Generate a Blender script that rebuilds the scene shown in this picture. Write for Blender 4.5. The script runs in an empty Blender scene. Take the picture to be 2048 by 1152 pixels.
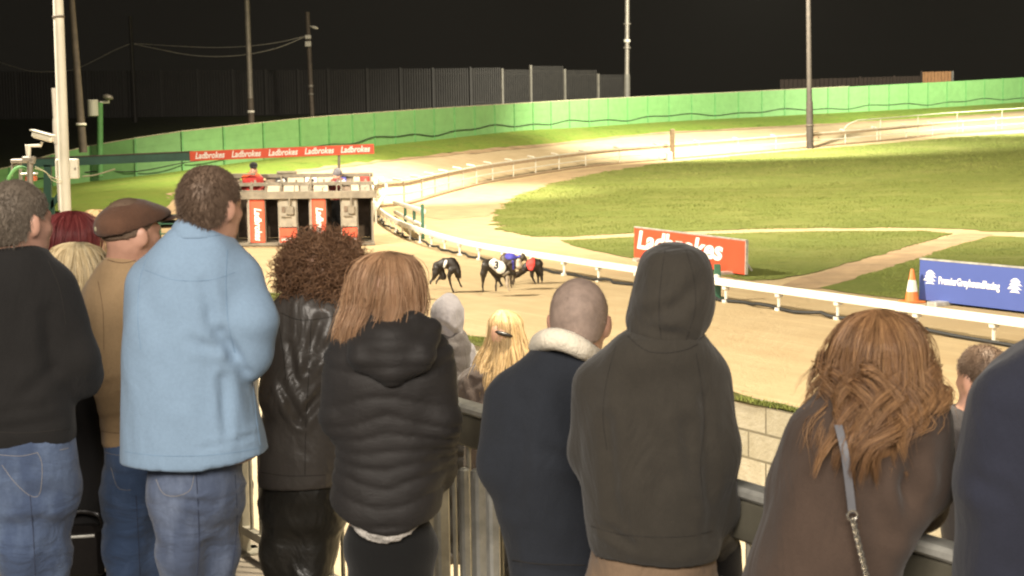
import bpy, math, random
import numpy as np
from mathutils import Vector, Matrix
from bpy_extras import mesh_utils
random.seed(7)
RNG = np.random.default_rng(11)
SC = bpy.context.scene
COL = SC.collection
# ------------------------------------------------------------------ camera
FPX, W0, H0 = 3300.0, 2048.0, 1152.0
CAMZ = 2.8
PITCH, ROLL = math.atan((576 - 245) / FPX), math.radians(0.9)
FWD = Vector((0, math.cos(PITCH), -math.sin(PITCH)))
R0, U0 = Vector((1, 0, 0)), Vector((0, math.sin(PITCH), math.cos(PITCH)))
RIGHT = math.cos(ROLL) * R0 - math.sin(ROLL) * U0
UP = math.cos(ROLL) * U0 + math.sin(ROLL) * R0
cam = bpy.data.cameras.new('camera'); camo = bpy.data.objects.new('camera', cam); COL.objects.link(camo)
camo.matrix_world = Matrix(((RIGHT.x, UP.x, -FWD.x, 0), (RIGHT.y, UP.y, -FWD.y, 0), (RIGHT.z, UP.z, -FWD.z, CAMZ), (0, 0, 0, 1)))
cam.sensor_width = 36.0; cam.lens = FPX / W0 * 36.0; cam.clip_end = 2000; cam.clip_start = 0.1
cam.dof.use_dof = True; cam.dof.focus_distance = 10.0; cam.dof.aperture_fstop = 9.0
SC.camera = camo
# ------------------------------------------------------------------ world, exposure
w = bpy.data.worlds.new('World'); SC.world = w; w.use_nodes = True
bg = w.node_tree.nodes['Background']
bg.inputs['Color'].default_value = (0.0075, 0.0066, 0.0050, 1); bg.inputs['Strength'].default_value = 1.0
SC.view_settings.view_transform = 'Standard'; SC.view_settings.look = 'None'
SC.view_settings.exposure = 0.0; SC.view_settings.gamma = 1.0
SC.render.engine = 'CYCLES'
try:
    SC.cycles.use_denoising = True; SC.cycles.denoiser = 'OPENIMAGEDENOISE'
except Exception: pass
SC.cycles.filter_width = 2.1
SC.cycles.max_bounces = 5; SC.cycles.diffuse_bounces = 3; SC.cycles.glossy_bounces = 2; SC.cycles.sample_clamp_indirect = 6

def light(name, kind, loc, target, energy, col, **kw):
    l = bpy.data.lights.new(name, kind); l.energy = energy; l.color = col
    for k, v in kw.items(): setattr(l, k, v)
    o = bpy.data.objects.new(name, l); COL.objects.link(o); o.location = loc
    o.rotation_euler = (Vector(target) - Vector(loc)).to_track_quat('-Z', 'Y').to_euler()
    return o
WARM = (1.0, 0.87, 0.66); WARM2 = (1.0, 0.90, 0.74)
# canopy lights of the stand behind and above the spectators
light('stand_canopy_light', 'AREA', (-1.5, -5.0, 7.5), (-.3, 6.0, 1.5), 2600, (1.0, .91, .80), shape='RECTANGLE', size=13.0, size_y=2.5)
# trackside floodlights
light('floodlight_home_straight', 'SPOT', (-13, 24, 13), (2, 27, 0), 46000, WARM2, spot_size=math.radians(110), spot_blend=.6, shadow_soft_size=.5)
light('floodlight_near_straight', 'SPOT', (3.0, 6.5, 14), (10, 20.5, 0), 28500, WARM, spot_size=math.radians(120), spot_blend=.3, shadow_soft_size=.6)
light('floodlight_white_pole', 'SPOT', (-6.2, 22, 15), (-4.0, 44, 0), 11000, WARM2, spot_size=math.radians(75), spot_blend=.8, shadow_soft_size=.5)
light('floodlight_bend', 'SPOT', (6.0, 60, 15), (8, 86, 1), 26000, WARM2, spot_size=math.radians(96), spot_blend=.8, shadow_soft_size=.5)
light('floodlight_bend_entry', 'SPOT', (-2.0, 61, 17), (-5.5, 65, 0), 66000, WARM2, spot_size=math.radians(66), spot_blend=.6, shadow_soft_size=.5)
light('floodlight_infield_pole', 'SPOT', (13.5, 90, 13), (15, 104, 2), 62000, (1.0, .95, .78), spot_size=math.radians(140), spot_blend=.6, shadow_soft_size=.5)
light('floodlight_back_straight', 'SPOT', (38, 103, 13), (39, 118, 2), 68000, (1.0, .95, .78), spot_size=math.radians(140), spot_blend=.6, shadow_soft_size=.5)
light('floodlight_infield', 'SPOT', (8, 50, 34), (13, 60, 0), 225000, WARM, spot_size=math.radians(104), spot_blend=.5, shadow_soft_size=.5)

# ------------------------------------------------------------------ pixel helpers (photo pixels, 2048 x 1152)
def ray(px, py):
    return FWD + (px - 1024) / FPX * RIGHT + (576 - py) / FPX * UP
def P(px, py, Y):
    d = ray(px, py); t = Y / d.y
    return Vector((d.x * t, Y, CAMZ + d.z * t))
def TH(x, y):
    a = .035 * (y - 80) + .02 * x
    k = .25
    return k * math.log1p(math.exp(min(a / k, 60))) - 0.0 if a / k < 60 else a
def G(px, py, lift=0.0):
    d = ray(px, py)
    lo, hi = 3.0, 600.0
    f = lambda Y: CAMZ + d.z / d.y * Y - TH(d.x / d.y * Y, Y) - lift
    Y = lo
    while Y < hi and f(Y) > 0: Y += 1.0
    a, b = Y - 1, Y
    for _ in range(30):
        m = (a + b) / 2
        if f(m) > 0: a = m
        else: b = m
    return P(px, py, (a + b) / 2)
UD = Vector((-.494, .8695, 0)); ND = Vector((.8695, .494, 0))
def UN(u, n, z=0.0): return UD * u + ND * n + Vector((0, 0, z))

# ------------------------------------------------------------------ materials
def new_mat(name):
    m = bpy.data.materials.new(name); m.use_nodes = True
    nt = m.node_tree; return m, nt, nt.nodes['Principled BSDF']
def N(nt, t, **kw):
    n = nt.nodes.new(t)
    for k, v in kw.items():
        if k in n.inputs: n.inputs[k].default_value = v
        else: setattr(n, k, v)
    return n
def coords(nt, scale=(1, 1, 1), rotz=0.0, uv=False):
    tc = N(nt, 'ShaderNodeTexCoord'); mp = N(nt, 'ShaderNodeMapping')
    mp.inputs['Rotation'].default_value = (0, 0, rotz)
    if rotz:
        m2 = N(nt, 'ShaderNodeMapping'); m2.inputs['Scale'].default_value = scale
        nt.links.new(tc.outputs['UV' if uv else 'Object'], mp.inputs[0]); nt.links.new(mp.outputs[0], m2.inputs[0]); return m2.outputs[0]
    mp.inputs['Scale'].default_value = scale
    nt.links.new(tc.outputs['UV' if uv else 'Object'], mp.inputs[0]); return mp.outputs[0]
def ramp(nt, fac, stops):
    r = N(nt, 'ShaderNodeValToRGB'); e = r.color_ramp.elements
    while len(e) > len(stops): e.remove(e[-1])
    while len(e) < len(stops): e.new(.5)
    for el, (p, c) in zip(e, stops): el.position = p; el.color = (*c, 1)
    nt.links.new(fac, r.inputs[0]); return r.outputs[0]
def mixc(nt, fac, a, b, mode='MIX'):
    m = N(nt, 'ShaderNodeMix'); m.data_type = 'RGBA'; m.blend_type = mode
    if isinstance(fac, (int, float)): m.inputs[0].default_value = fac
    else: nt.links.new(fac, m.inputs[0])
    for i, v in ((6, a), (7, b)):
        if isinstance(v, tuple): m.inputs[i].default_value = (*v, 1)
        else: nt.links.new(v, m.inputs[i])
    return m.outputs[2]
def noise(nt, vec, scale, detail=4, rough=.6, dist=0.0):
    n = N(nt, 'ShaderNodeTexNoise'); n.inputs['Scale'].default_value = scale; n.inputs['Detail'].default_value = detail
    n.inputs['Roughness'].default_value = rough; n.inputs['Distortion'].default_value = dist
    nt.links.new(vec, n.inputs['Vector']); return n.outputs['Fac']
def bump(nt, b, h, strength=.4, dist=.02, prev=None):
    n = N(nt, 'ShaderNodeBump'); n.inputs['Strength'].default_value = strength; n.inputs['Distance'].default_value = dist
    nt.links.new(h, n.inputs['Height'])
    if prev is not None: nt.links.new(prev, n.inputs['Normal'])
    nt.links.new(n.outputs[0], b.inputs['Normal']); return n.outputs[0]
MC = {}
def plain(name, col, rough=.6, metal=0.0, var=.25, scale=6.0, bmp=.15, bdist=.005, streak=(1, 1, 1), spec=.5):
    if name in MC: return MC[name]
    m, nt, b = new_mat(name); v = coords(nt, streak)
    f = noise(nt, v, scale, 5)
    c = ramp(nt, f, [(.3, tuple(x * (1 - var) for x in col)), (.7, tuple(min(1, x * (1 + var)) for x in col))])
    nt.links.new(c, b.inputs['Base Color']); b.inputs['Roughness'].default_value = rough; b.inputs['Metallic'].default_value = metal
    b.inputs['Specular IOR Level'].default_value = spec
    if bmp: bump(nt, b, noise(nt, v, scale * 4, 4), bmp, bdist)
    MC[name] = m; return m
def cloth(name, col, rough=.85, fold=.5, fs=5.0, fdist=.03, weave=260, var=.18, sheen=.15, streak=(1.6, 1.6, .8), spec=.3, wear=None):
    if name in MC: return MC[name]
    m, nt, b = new_mat(name); v = coords(nt, streak); v1 = coords(nt)
    f = noise(nt, v1, 3.0, 6, .65)
    c = ramp(nt, f, [(.3, tuple(x * (1 - var) for x in col)), (.7, tuple(min(1, x * (1 + var)) for x in col))])
    if wear: c = mixc(nt, ramp(nt, noise(nt, coords(nt, (3, 3, 1)), 2.6, 4), [(.45, (0, 0, 0)), (.75, (1, 1, 1))]), c, wear)
    c = mixc(nt, ramp(nt, noise(nt, v1, 90, 3, .7), [(.4, (0, 0, 0)), (.65, (.22, .22, .22))]), c, tuple(x * .72 for x in col))
    nt.links.new(c, b.inputs['Base Color']); b.inputs['Roughness'].default_value = rough
    b.inputs['Sheen Weight'].default_value = sheen; b.inputs['Specular IOR Level'].default_value = spec
    p = bump(nt, b, noise(nt, v, fs, 3, .5, 1.2), fold, fdist)
    p = bump(nt, b, noise(nt, v1, weave, 2), .5, .003, p)
    MC[name] = m; return m
def hairmat(name, c1, c2, c3, rough=.42):
    m, nt, b = new_mat(name)
    g = N(nt, 'ShaderNodeNewGeometry')
    f = noise(nt, coords(nt, (1, 1, .35)), 16, 4)
    c = ramp(nt, g.outputs['Random Per Island'], [(0, c1), (.5, c2), (1, c3)])
    d = ramp(nt, f, [(.3, c1), (.7, c3)])
    nt.links.new(mixc(nt, .3, c, d), b.inputs['Base Color']); b.inputs['Roughness'].default_value = rough
    b.inputs['Specular IOR Level'].default_value = .35
    bump(nt, b, noise(nt, coords(nt, (1, 1, .12)), 160, 3), .5, .004)
    return m
def emis(name, col, s):
    m, nt, b = new_mat(name); b.inputs['Emission Color'].default_value = (*col, 1); b.inputs['Emission Strength'].default_value = s
    b.inputs['Base Color'].default_value = (*col, 1); return m

# ------------------------------------------------------------------ objects
def tag(o, label=None, cat=None, group=None, kind=None):
    if label: o['label'] = label
    if cat: o['category'] = cat
    if group: o['group'] = group
    if kind: o['kind'] = kind
    return o
def empty(name, loc=(0, 0, 0), rz=0.0):
    o = bpy.data.objects.new(name, None); COL.objects.link(o); o.location = loc; o.rotation_euler.z = rz; o.empty_display_size = .1; return o
def mesh_np(name, V, F, mat, parent=None, smooth=True, origin=None):
    """V (n,3) in world or parent space, F list/array of faces"""
    V = np.asarray(V, dtype=np.float64)
    if origin is not None: V = V - np.asarray(origin)
    me = bpy.data.meshes.new(name)
    if isinstance(F, np.ndarray) and F.ndim == 2:
        n, k = F.shape
        me.vertices.add(len(V)); me.vertices.foreach_set('co', V.astype(np.float32).ravel())
        me.loops.add(n * k); me.loops.foreach_set('vertex_index', F.astype(np.int32).ravel())
        me.polygons.add(n); me.polygons.foreach_set('loop_start', np.arange(0, n * k, k, dtype=np.int32)); me.polygons.foreach_set('loop_total', np.full(n, k, dtype=np.int32))
        me.update(calc_edges=True)
    else:
        me.from_pydata([tuple(v) for v in V], [], [tuple(f) for f in F]); me.update()
    if smooth: me.polygons.foreach_set('use_smooth', np.ones(len(me.polygons), dtype=bool))
    me.materials.append(mat)
    o = bpy.data.objects.new(name, me); COL.objects.link(o)
    if parent is not None: o.parent = parent
    return o
class MB:
    def __init__(s): s.V = []; s.F = []
    def add(s, V, F):
        b = len(s.V); s.V += [tuple(v) for v in V]; s.F += [tuple(i + b for i in f) for f in F]
    def box(s, c, d, rz=0.0, rot=None, bev=0.0):
        R = rot or Matrix.Rotation(rz, 3, 'Z'); c = Vector(c); hx, hy, hz = d[0] / 2, d[1] / 2, d[2] / 2
        if not bev:
            V = [c + R @ Vector((x * hx, y * hy, z * hz)) for z in (-1, 1) for x, y in ((-1, -1), (1, -1), (1, 1), (-1, 1))]
            s.add(V, [(3, 2, 1, 0), (4, 5, 6, 7), (0, 1, 5, 4), (1, 2, 6, 5), (2, 3, 7, 6), (3, 0, 4, 7)]); return
        b = bev; rings = []
        for z, i in ((-hz, b), (-hz + b, 0), (hz - b, 0), (hz, b)):
            x, y = hx - i, hy - i
            pts = [(-x + b, -y), (x - b, -y), (x, -y + b), (x, y - b), (x - b, y), (-x + b, y), (-x, y - b), (-x, -y + b)]
            rings.append([c + R @ Vector((p, q, z)) for p, q in pts])
        V = sum(rings, []); F = [tuple(range(7, -1, -1)), tuple(range(24, 32))]
        for r in range(3):
            for i in range(8): F.append((r * 8 + i, r * 8 + (i + 1) % 8, r * 8 + 8 + (i + 1) % 8, r * 8 + 8 + i))
        s.add(V, F)
    def tube(s, pts, r, n=8, cap=True):
        pts = [Vector(p) for p in pts]; rs = r if isinstance(r, (list, tuple)) else [r] * len(pts)
        V = []; F = []; prev = None
        for i, p in enumerate(pts):
            t = (pts[min(i + 1, len(pts) - 1)] - pts[max(i - 1, 0)]).normalized()
            a = t.cross(Vector((0, 0, 1)))
            if a.length < .1: a = t.cross(Vector((0, 1, 0)))
            if prev is not None:
                a = prev - t * prev.dot(t)
            a.normalize(); prev = a; b = t.cross(a)
            for k in range(n):
                an = 2 * math.pi * k / n; V.append(p + (a * math.cos(an) + b * math.sin(an)) * rs[i])
        for i in range(len(pts) - 1):
            for k in range(n): F.append((i * n + k, i * n + (k + 1) % n, (i + 1) * n + (k + 1) % n, (i + 1) * n + k))
        if cap: F += [tuple(range(n - 1, -1, -1)), tuple(range((len(pts) - 1) * n, len(pts) * n))]
        s.add(V, F)
    def ell(s, c, r, n=14, m=9, rot=None):
        R = rot or Matrix.Identity(3); c = Vector(c); V = []; F = []
        for i in range(m + 1):
            th = math.pi * i / m
            for k in range(n):
                ph = 2 * math.pi * k / n
                V.append(c + R @ Vector((r[0] * math.sin(th) * math.cos(ph), r[1] * math.sin(th) * math.sin(ph), r[2] * math.cos(th))))
        for i in range(m):
            for k in range(n): F.append((i * n + k, (i + 1) * n + k, (i + 1) * n + (k + 1) % n, i * n + (k + 1) % n))
        s.add(V, F)
    def lathe(s, c, prof, n=16):
        c = Vector(c); V = []; F = []
        for r, z in prof:
            for k in range(n):
                a = 2 * math.pi * k / n; V.append(c + Vector((r * math.cos(a), r * math.sin(a), z)))
        for i in range(len(prof) - 1):
            for k in range(n): F.append((i * n + k, i * n + (k + 1) % n, (i + 1) * n + (k + 1) % n, (i + 1) * n + k))
        F += [tuple(range(n - 1, -1, -1)), tuple(range((len(prof) - 1) * n, len(prof) * n))]
        s.add(V, F)
    def build(s, name, mat, parent=None, smooth=False, origin=None):
        o = mesh_np(name, s.V, s.F, mat, parent, smooth, origin)
        if smooth:
            try: o.data.set_sharp_from_angle(angle=math.radians(40))
            except Exception: pass
        return o
def text(body, size, M, mat, parent, name='lettering', shear=0.0, off=0.0, align='LEFT', extrude=.002, sx=1.0, spacing=1.0):
    c = bpy.data.curves.new(name, 'FONT'); c.body = body; c.size = size; c.shear = shear; c.offset = off; c.extrude = extrude
    c.align_x = align; c.align_y = 'CENTER'; c.space_character = spacing; c.resolution_u = 3; c.materials.append(mat)
    o = bpy.data.objects.new(name, c); COL.objects.link(o)
    if parent is not None: o.parent = parent
    o.matrix_local = M @ Matrix.Diagonal((sx, 1, 1, 1)); return o
def frame(o, xax, zup):
    """matrix with local X along xax, local Y along zup (text plane), at o"""
    x = Vector(xax).normalized(); y = (Vector(zup) - x * Vector(zup).dot(x)).normalized(); z = x.cross(y); o = Vector(o)
    return Matrix(((x.x, y.x, z.x, o.x), (x.y, y.y, z.y, o.y), (x.z, y.z, z.z, o.z), (0, 0, 0, 1)))

# ------------------------------------------------------------------ numpy noise
def vnoise(Pn, seed=0):
    Pn = np.asarray(Pn, dtype=np.float64); i = np.floor(Pn).astype(np.int64); f = Pn - i; f = f * f * (3 - 2 * f)
    def h(a, b, c):
        n = (a * 374761393 + b * 668265263 + c * 2147483647 + seed * 1274126177) & 0xffffffff
        n = ((n ^ (n >> 13)) * 1274126177) & 0xffffffff
        n = (n ^ (n >> 16)) & 0xffff
        return n / 65535.0
    x, y, z = i[..., 0], i[..., 1], i[..., 2]; r = 0
    for dx in (0, 1):
        for dy in (0, 1):
            for dz in (0, 1):
                wgt = (f[..., 0] if dx else 1 - f[..., 0]) * (f[..., 1] if dy else 1 - f[..., 1]) * (f[..., 2] if dz else 1 - f[..., 2])
                r = r + wgt * h(x + dx, y + dy, z + dz)
    return r * 2 - 1
def fbm(Pn, seed=0, o=3):
    r = 0; a = 1.0; s = 1.0
    for k in range(o): r = r + a * vnoise(Pn * s, seed + k); a *= .5; s *= 2.03
    return r
# ------------------------------------------------------------------ signed distance modelling
class Cap:
    def __init__(s, a, b, ra, rb=None, k=.03, ky=1.0):
        s.a = np.array(a, float); s.b = np.array(b, float); s.ra = ra; s.rb = ra if rb is None else rb; s.k = k
    def bb(s):
        r = max(s.ra, s.rb); return np.minimum(s.a, s.b) - r, np.maximum(s.a, s.b) + r
    def f(s, Q):
        ab = s.b - s.a; t = np.clip(((Q - s.a) @ ab) / max(ab @ ab, 1e-9), 0, 1)
        return np.linalg.norm(Q - s.a - t[..., None] * ab, axis=-1) - (s.ra + t * (s.rb - s.ra))
class Ell:
    def __init__(s, c, r, R=None, k=.03):
        s.c = np.array(c, float); s.r = np.array(r, float); s.R = np.eye(3) if R is None else np.array(R); s.k = k
    def bb(s): m = s.r.max(); return s.c - m, s.c + m
    def f(s, Q):
        q = (Q - s.c) @ s.R
        k0 = np.linalg.norm(q / s.r, axis=-1); k1 = np.linalg.norm(q / (s.r * s.r), axis=-1)
        return k0 * (k0 - 1) / np.maximum(k1, 1e-6)
class Loft:
    """levels: (z, cx, cy, rx, ry) any order"""
    def __init__(s, lv, k=.03, p=2.3):
        lv = np.array(sorted([tuple(l) for l in lv]), float); n = len(lv)
        tt = np.linspace(0, n - 1, (n - 1) * 8 + 1); out = []
        for t in tt:
            i = min(int(t), n - 2); u = t - i
            p0, p1, p2, p3 = lv[max(i - 1, 0)], lv[i], lv[i + 1], lv[min(i + 2, n - 1)]
            v = .5 * (2 * p1 + (p2 - p0) * u + (2 * p0 - 5 * p1 + 4 * p2 - p3) * u * u + (3 * p1 - p0 - 3 * p2 + p3) * u ** 3)
            v[0] = p1[0] + (p2[0] - p1[0]) * u; out.append(v)
        s.l = np.array(out); s.l[:, 3:] = np.maximum(s.l[:, 3:], .004); s.k = k; s.p = p
    def bb(s):
        l = s.l
        return (np.array([(l[:, 1] - l[:, 3]).min(), (l[:, 2] - l[:, 4]).min(), l[:, 0].min()]),
                np.array([(l[:, 1] + l[:, 3]).max(), (l[:, 2] + l[:, 4]).max(), l[:, 0].max()]))
    def at(s, z): return [np.interp(z, s.l[:, 0], s.l[:, i]) for i in (1, 2, 3, 4)]
    def f(s, Q):
        z = Q[..., 2]; cx, cy, rx, ry = s.at(z)
        a = np.abs(Q[..., 0] - cx) / rx; b = np.abs(Q[..., 1] - cy) / ry
        d = ((a ** s.p + b ** s.p) ** (1 / s.p) - 1) * np.minimum(rx, ry)
        return np.maximum(d, np.maximum(z - s.l[-1, 0], s.l[0, 0] - z))
def field(prims, h, cuts=(), subs=()):
    bbs = [p.bb() for p in prims]; m = 2.5 * h
    lo = np.min([b[0] for b in bbs], axis=0) - m; hi = np.max([b[1] for b in bbs], axis=0) + m
    n = np.ceil((hi - lo) / h).astype(int) + 1
    ax = [lo[i] + h * np.arange(n[i]) for i in range(3)]
    F = np.full(tuple(n), .12)
    for p, (a, b) in zip(prims, bbs):
        mg = .06 + p.k
        i0 = np.maximum(((a - mg - lo) / h).astype(int), 0); i1 = np.minimum(((b + mg - lo) / h).astype(int) + 2, n)
        sl = tuple(slice(i0[i], i1[i]) for i in range(3))
        Q = np.stack(np.meshgrid(*[ax[i][sl[i]] for i in range(3)], indexing='ij'), axis=-1)
        d = p.f(Q); f = F[sl]; k = p.k
        hh = np.maximum(k - np.abs(f - d), 0) / k
        F[sl] = np.minimum(f, d) - hh * hh * k * .25
    Q = None
    if cuts or subs: Q = np.stack(np.meshgrid(*ax, indexing='ij'), axis=-1)
    for p in subs:
        F = np.maximum(F, -p.f(Q))
    for c in cuts: F = np.maximum(F, c(Q))
    return F, lo
def nets(F, lo, h):
    s = F < 0
    c = np.zeros(tuple(np.array(F.shape) - 1), np.int8)
    for dx in (0, 1):
        for dy in (0, 1):
            for dz in (0, 1): c += s[dx:F.shape[0] - 1 + dx, dy:F.shape[1] - 1 + dy, dz:F.shape[2] - 1 + dz]
    act = (c > 0) & (c < 8); I = np.argwhere(act)
    idx = np.full(act.shape, -1, np.int64); idx[act] = np.arange(len(I))
    acc = np.zeros((len(I), 3)); cnt = np.zeros(len(I))
    for ax in range(3):
        o = [a for a in range(3) if a != ax]
        for u in (0, 1):
            for v in (0, 1):
                A = I.copy(); A[:, o[0]] += u; A[:, o[1]] += v; B = A.copy(); B[:, ax] += 1
                fa = F[A[:, 0], A[:, 1], A[:, 2]]; fb = F[B[:, 0], B[:, 1], B[:, 2]]
                m = (fa < 0) != (fb < 0); t = np.where(m, fa / np.where(m, fa - fb, 1), 0)
                pt = A.astype(float); pt[:, ax] += t
                acc[m] += pt[m]; cnt[m] += 1
    V = acc / cnt[:, None] * h + lo
    Fs = []
    for ax in range(3):
        o1, o2 = (ax + 1) % 3, (ax + 2) % 3
        sa = [slice(None)] * 3; sb = [slice(None)] * 3; sa[ax] = slice(0, -1); sb[ax] = slice(1, None)
        a = s[tuple(sa)]; b = s[tuple(sb)]; E = np.argwhere(a != b)
        E = E[(E[:, o1] > 0) & (E[:, o2] > 0) & (E[:, o1] < F.shape[o1] - 1) & (E[:, o2] < F.shape[o2] - 1)]
        ins = a[E[:, 0], E[:, 1], E[:, 2]]
        q = []
        for u, v in ((1, 1), (0, 1), (0, 0), (1, 0)):
            C = E.copy(); C[:, o1] -= u; C[:, o2] -= v; q.append(idx[C[:, 0], C[:, 1], C[:, 2]])
        q = np.stack(q, 1); q[~ins] = q[~ins][:, ::-1]; Fs.append(q)
    return V, np.concatenate(Fs)
def vnormals(V, F):
    fn = np.cross(V[F[:, 2]] - V[F[:, 0]], V[F[:, 3]] - V[F[:, 1]]); n = np.zeros_like(V)
    for i in range(4): np.add.at(n, F[:, i], fn)
    return n / np.maximum(np.linalg.norm(n, axis=1, keepdims=True), 1e-9)
def sdf(prims, h=.012, cuts=(), subs=(), disp=None):
    F, lo = field(prims, h, cuts, subs); V, Q = nets(F, lo, h)
    if disp is not None:
        n = vnormals(V, Q); V = V + n * disp(V, n)[:, None]
    return V, Q
def folds(amp=.008, seed=0, sc=(6, 6, 3.2), creases=()):
    def f(V, n):
        q = V * np.array(sc); q = q + .6 * np.stack([fbm(q * .5, seed + 5, 2), fbm(q * .5, seed + 9, 2), fbm(q * .5, seed + 13, 2)], -1)
        a = fbm(q, seed, 2)
        d = amp * ((1 - np.abs(a) * 2.2) * .7 + .3 * fbm(q * 2.1, seed + 3, 2))
        for (p0, p1, dep, wd) in creases:
            p0 = np.array(p0); ab = np.array(p1) - p0; t = np.clip(((V - p0) @ ab) / (ab @ ab), 0, 1)
            p2 = p0[[0, 2]]; a2 = ab[[0, 2]]; V2 = V[:, [0, 2]]; t = np.clip(((V2 - p2) @ a2) / (a2 @ a2), 0, 1)
            D = np.linalg.norm(V2 - p2 - t[:, None] * a2, axis=1); wt = np.clip(-n[:, 1] * 1.6, 0, 1) * (.35 + .65 * np.sin(np.pi * np.clip(t, .12, .88)))
            d = d - wt * (dep * np.exp(-(D / wd) ** 2) - dep * .45 * np.exp(-((D - 2.0 * wd) / wd) ** 2))
        return d
    return f
def strands(name, pts, rad, mat, parent, origin):
    """pts (N,K,3), rad (N,K) -> three-sided tapered strands in one mesh"""
    N_, K = pts.shape[:2]
    t = np.gradient(pts, axis=1); t /= np.maximum(np.linalg.norm(t, axis=2, keepdims=True), 1e-9)
    r0 = np.where(np.abs(t[:, 0, 2:3]) > .9, np.array([0, 1., 0]), np.array([0, 0, 1.])); a = np.zeros_like(t); pv = np.cross(t[:, 0], r0)
    for k in range(K):
        pv = pv - t[:, k] * (pv * t[:, k]).sum(1, keepdims=True); pv = pv / np.maximum(np.linalg.norm(pv, axis=1, keepdims=True), 1e-9); a[:, k] = pv
    b = np.cross(t, a)
    V = np.stack([pts + rad[..., None] * (a * math.cos(x) + b * math.sin(x)) for x in (0, 2.094, 4.189)], axis=2)
    i = np.arange(N_)[:, None, None] * K * 3 + np.arange(K - 1)[None, :, None] * 3; k = np.arange(3)[None, None, :]; k2 = (k + 1) % 3
    F = np.stack([i + k, i + k2, i + 3 + k2, i + 3 + k], -1).reshape(-1, 4)
    return V.reshape(-1, 3), F
# ================================================================== SETTING
GREEN1, GREEN2 = (.055, .10, .016), (.115, .155, .03)
def grassmat(name, a, b, dry, scale=1.0, rough=.95):
    m, nt, bs = new_mat(name); v = coords(nt)
    n1 = noise(nt, v, .35 * scale, 7, .7, .4); n2 = noise(nt, v, 5 * scale, 6, .75); n3 = noise(nt, v, 1.1 * scale, 7, .75)
    c = ramp(nt, n2, [(.3, a), (.72, b)])
    c = mixc(nt, ramp(nt, n1, [(.45, (0, 0, 0)), (.72, (.6, .6, .6))]), c, dry)
    c = mixc(nt, ramp(nt, n3, [(.57, (0, 0, 0)), (.66, (.75, .75, .75))]), c, tuple(x * .55 for x in a))
    nt.links.new(c, bs.inputs['Base Color']); bs.inputs['Roughness'].default_value = rough; bs.inputs['Specular IOR Level'].default_value = .15
    bump(nt, bs, noise(nt, v, 16 * scale, 5, .75), .9, .12); return m
def sandmat(name, c1, c2, along_rot=None, uv=False):
    m, nt, bs = new_mat(name)
    v = coords(nt); f = noise(nt, v, 1.3, 6, .65)
    vs = coords(nt, (.035, 1.7, 1), rotz=along_rot or 0.0, uv=uv) if along_rot is not None or uv else v
    s1 = noise(nt, vs, 1.6, 5, .7); s2 = noise(nt, vs, 6.0, 4, .7)
    c = ramp(nt, f, [(.3, c1), (.7, c2)])
    c = mixc(nt, ramp(nt, s1, [(.35, (0, 0, 0)), (.65, (.4, .4, .4))]), c, tuple(x * .78 for x in c1))
    c = mixc(nt, ramp(nt, s2, [(.56, (0, 0, 0)), (.72, (.4, .4, .4))]), c, tuple(min(.8, x * 1.35) for x in c2))
    nt.links.new(c, bs.inputs['Base Color']); bs.inputs['Roughness'].default_value = .95; bs.inputs['Specular IOR Level'].default_value = .15
    vo = N(nt, 'ShaderNodeTexVoronoi'); vo.inputs['Scale'].default_value = 2.6; nt.links.new(v, vo.inputs['Vector']); pr_ = ramp(nt, vo.outputs['Distance'], [(.06, (0, 0, 0)), (.14, (1, 1, 1))])
    p = bump(nt, bs, s2, .35, .03); p = bump(nt, bs, pr_, .5, .03, p); bump(nt, bs, noise(nt, v, 9, 6, .8), .8, .035, p); return m
RZ = -math.atan2(UD.y, UD.x)
M_sand = sandmat('harrowed_sand', (.37, .275, .15), (.43, .335, .195), along_rot=RZ)
M_sandb = sandmat('banked_sand', (.34, .26, .15), (.42, .335, .21), uv=True)
M_dirt = plain('trodden_dirt', (.27, .185, .10), .95, var=.3, scale=1.2, bmp=.8, bdist=.05)
M_path = plain('sandy_path', (.29, .205, .11), .95, var=.22, scale=1.6, bmp=.8, bdist=.04)
M_grass = grassmat('infield_grass', (.125, .155, .036), (.185, .215, .052), (.25, .235, .08))
M_verge = grassmat('bank_grass', (.10, .17, .024), (.19, .25, .042), (.21, .195, .05))
M_dark = grassmat('outfield_grass', (.022, .03, .008), (.045, .055, .015), (.03, .028, .012))

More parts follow.
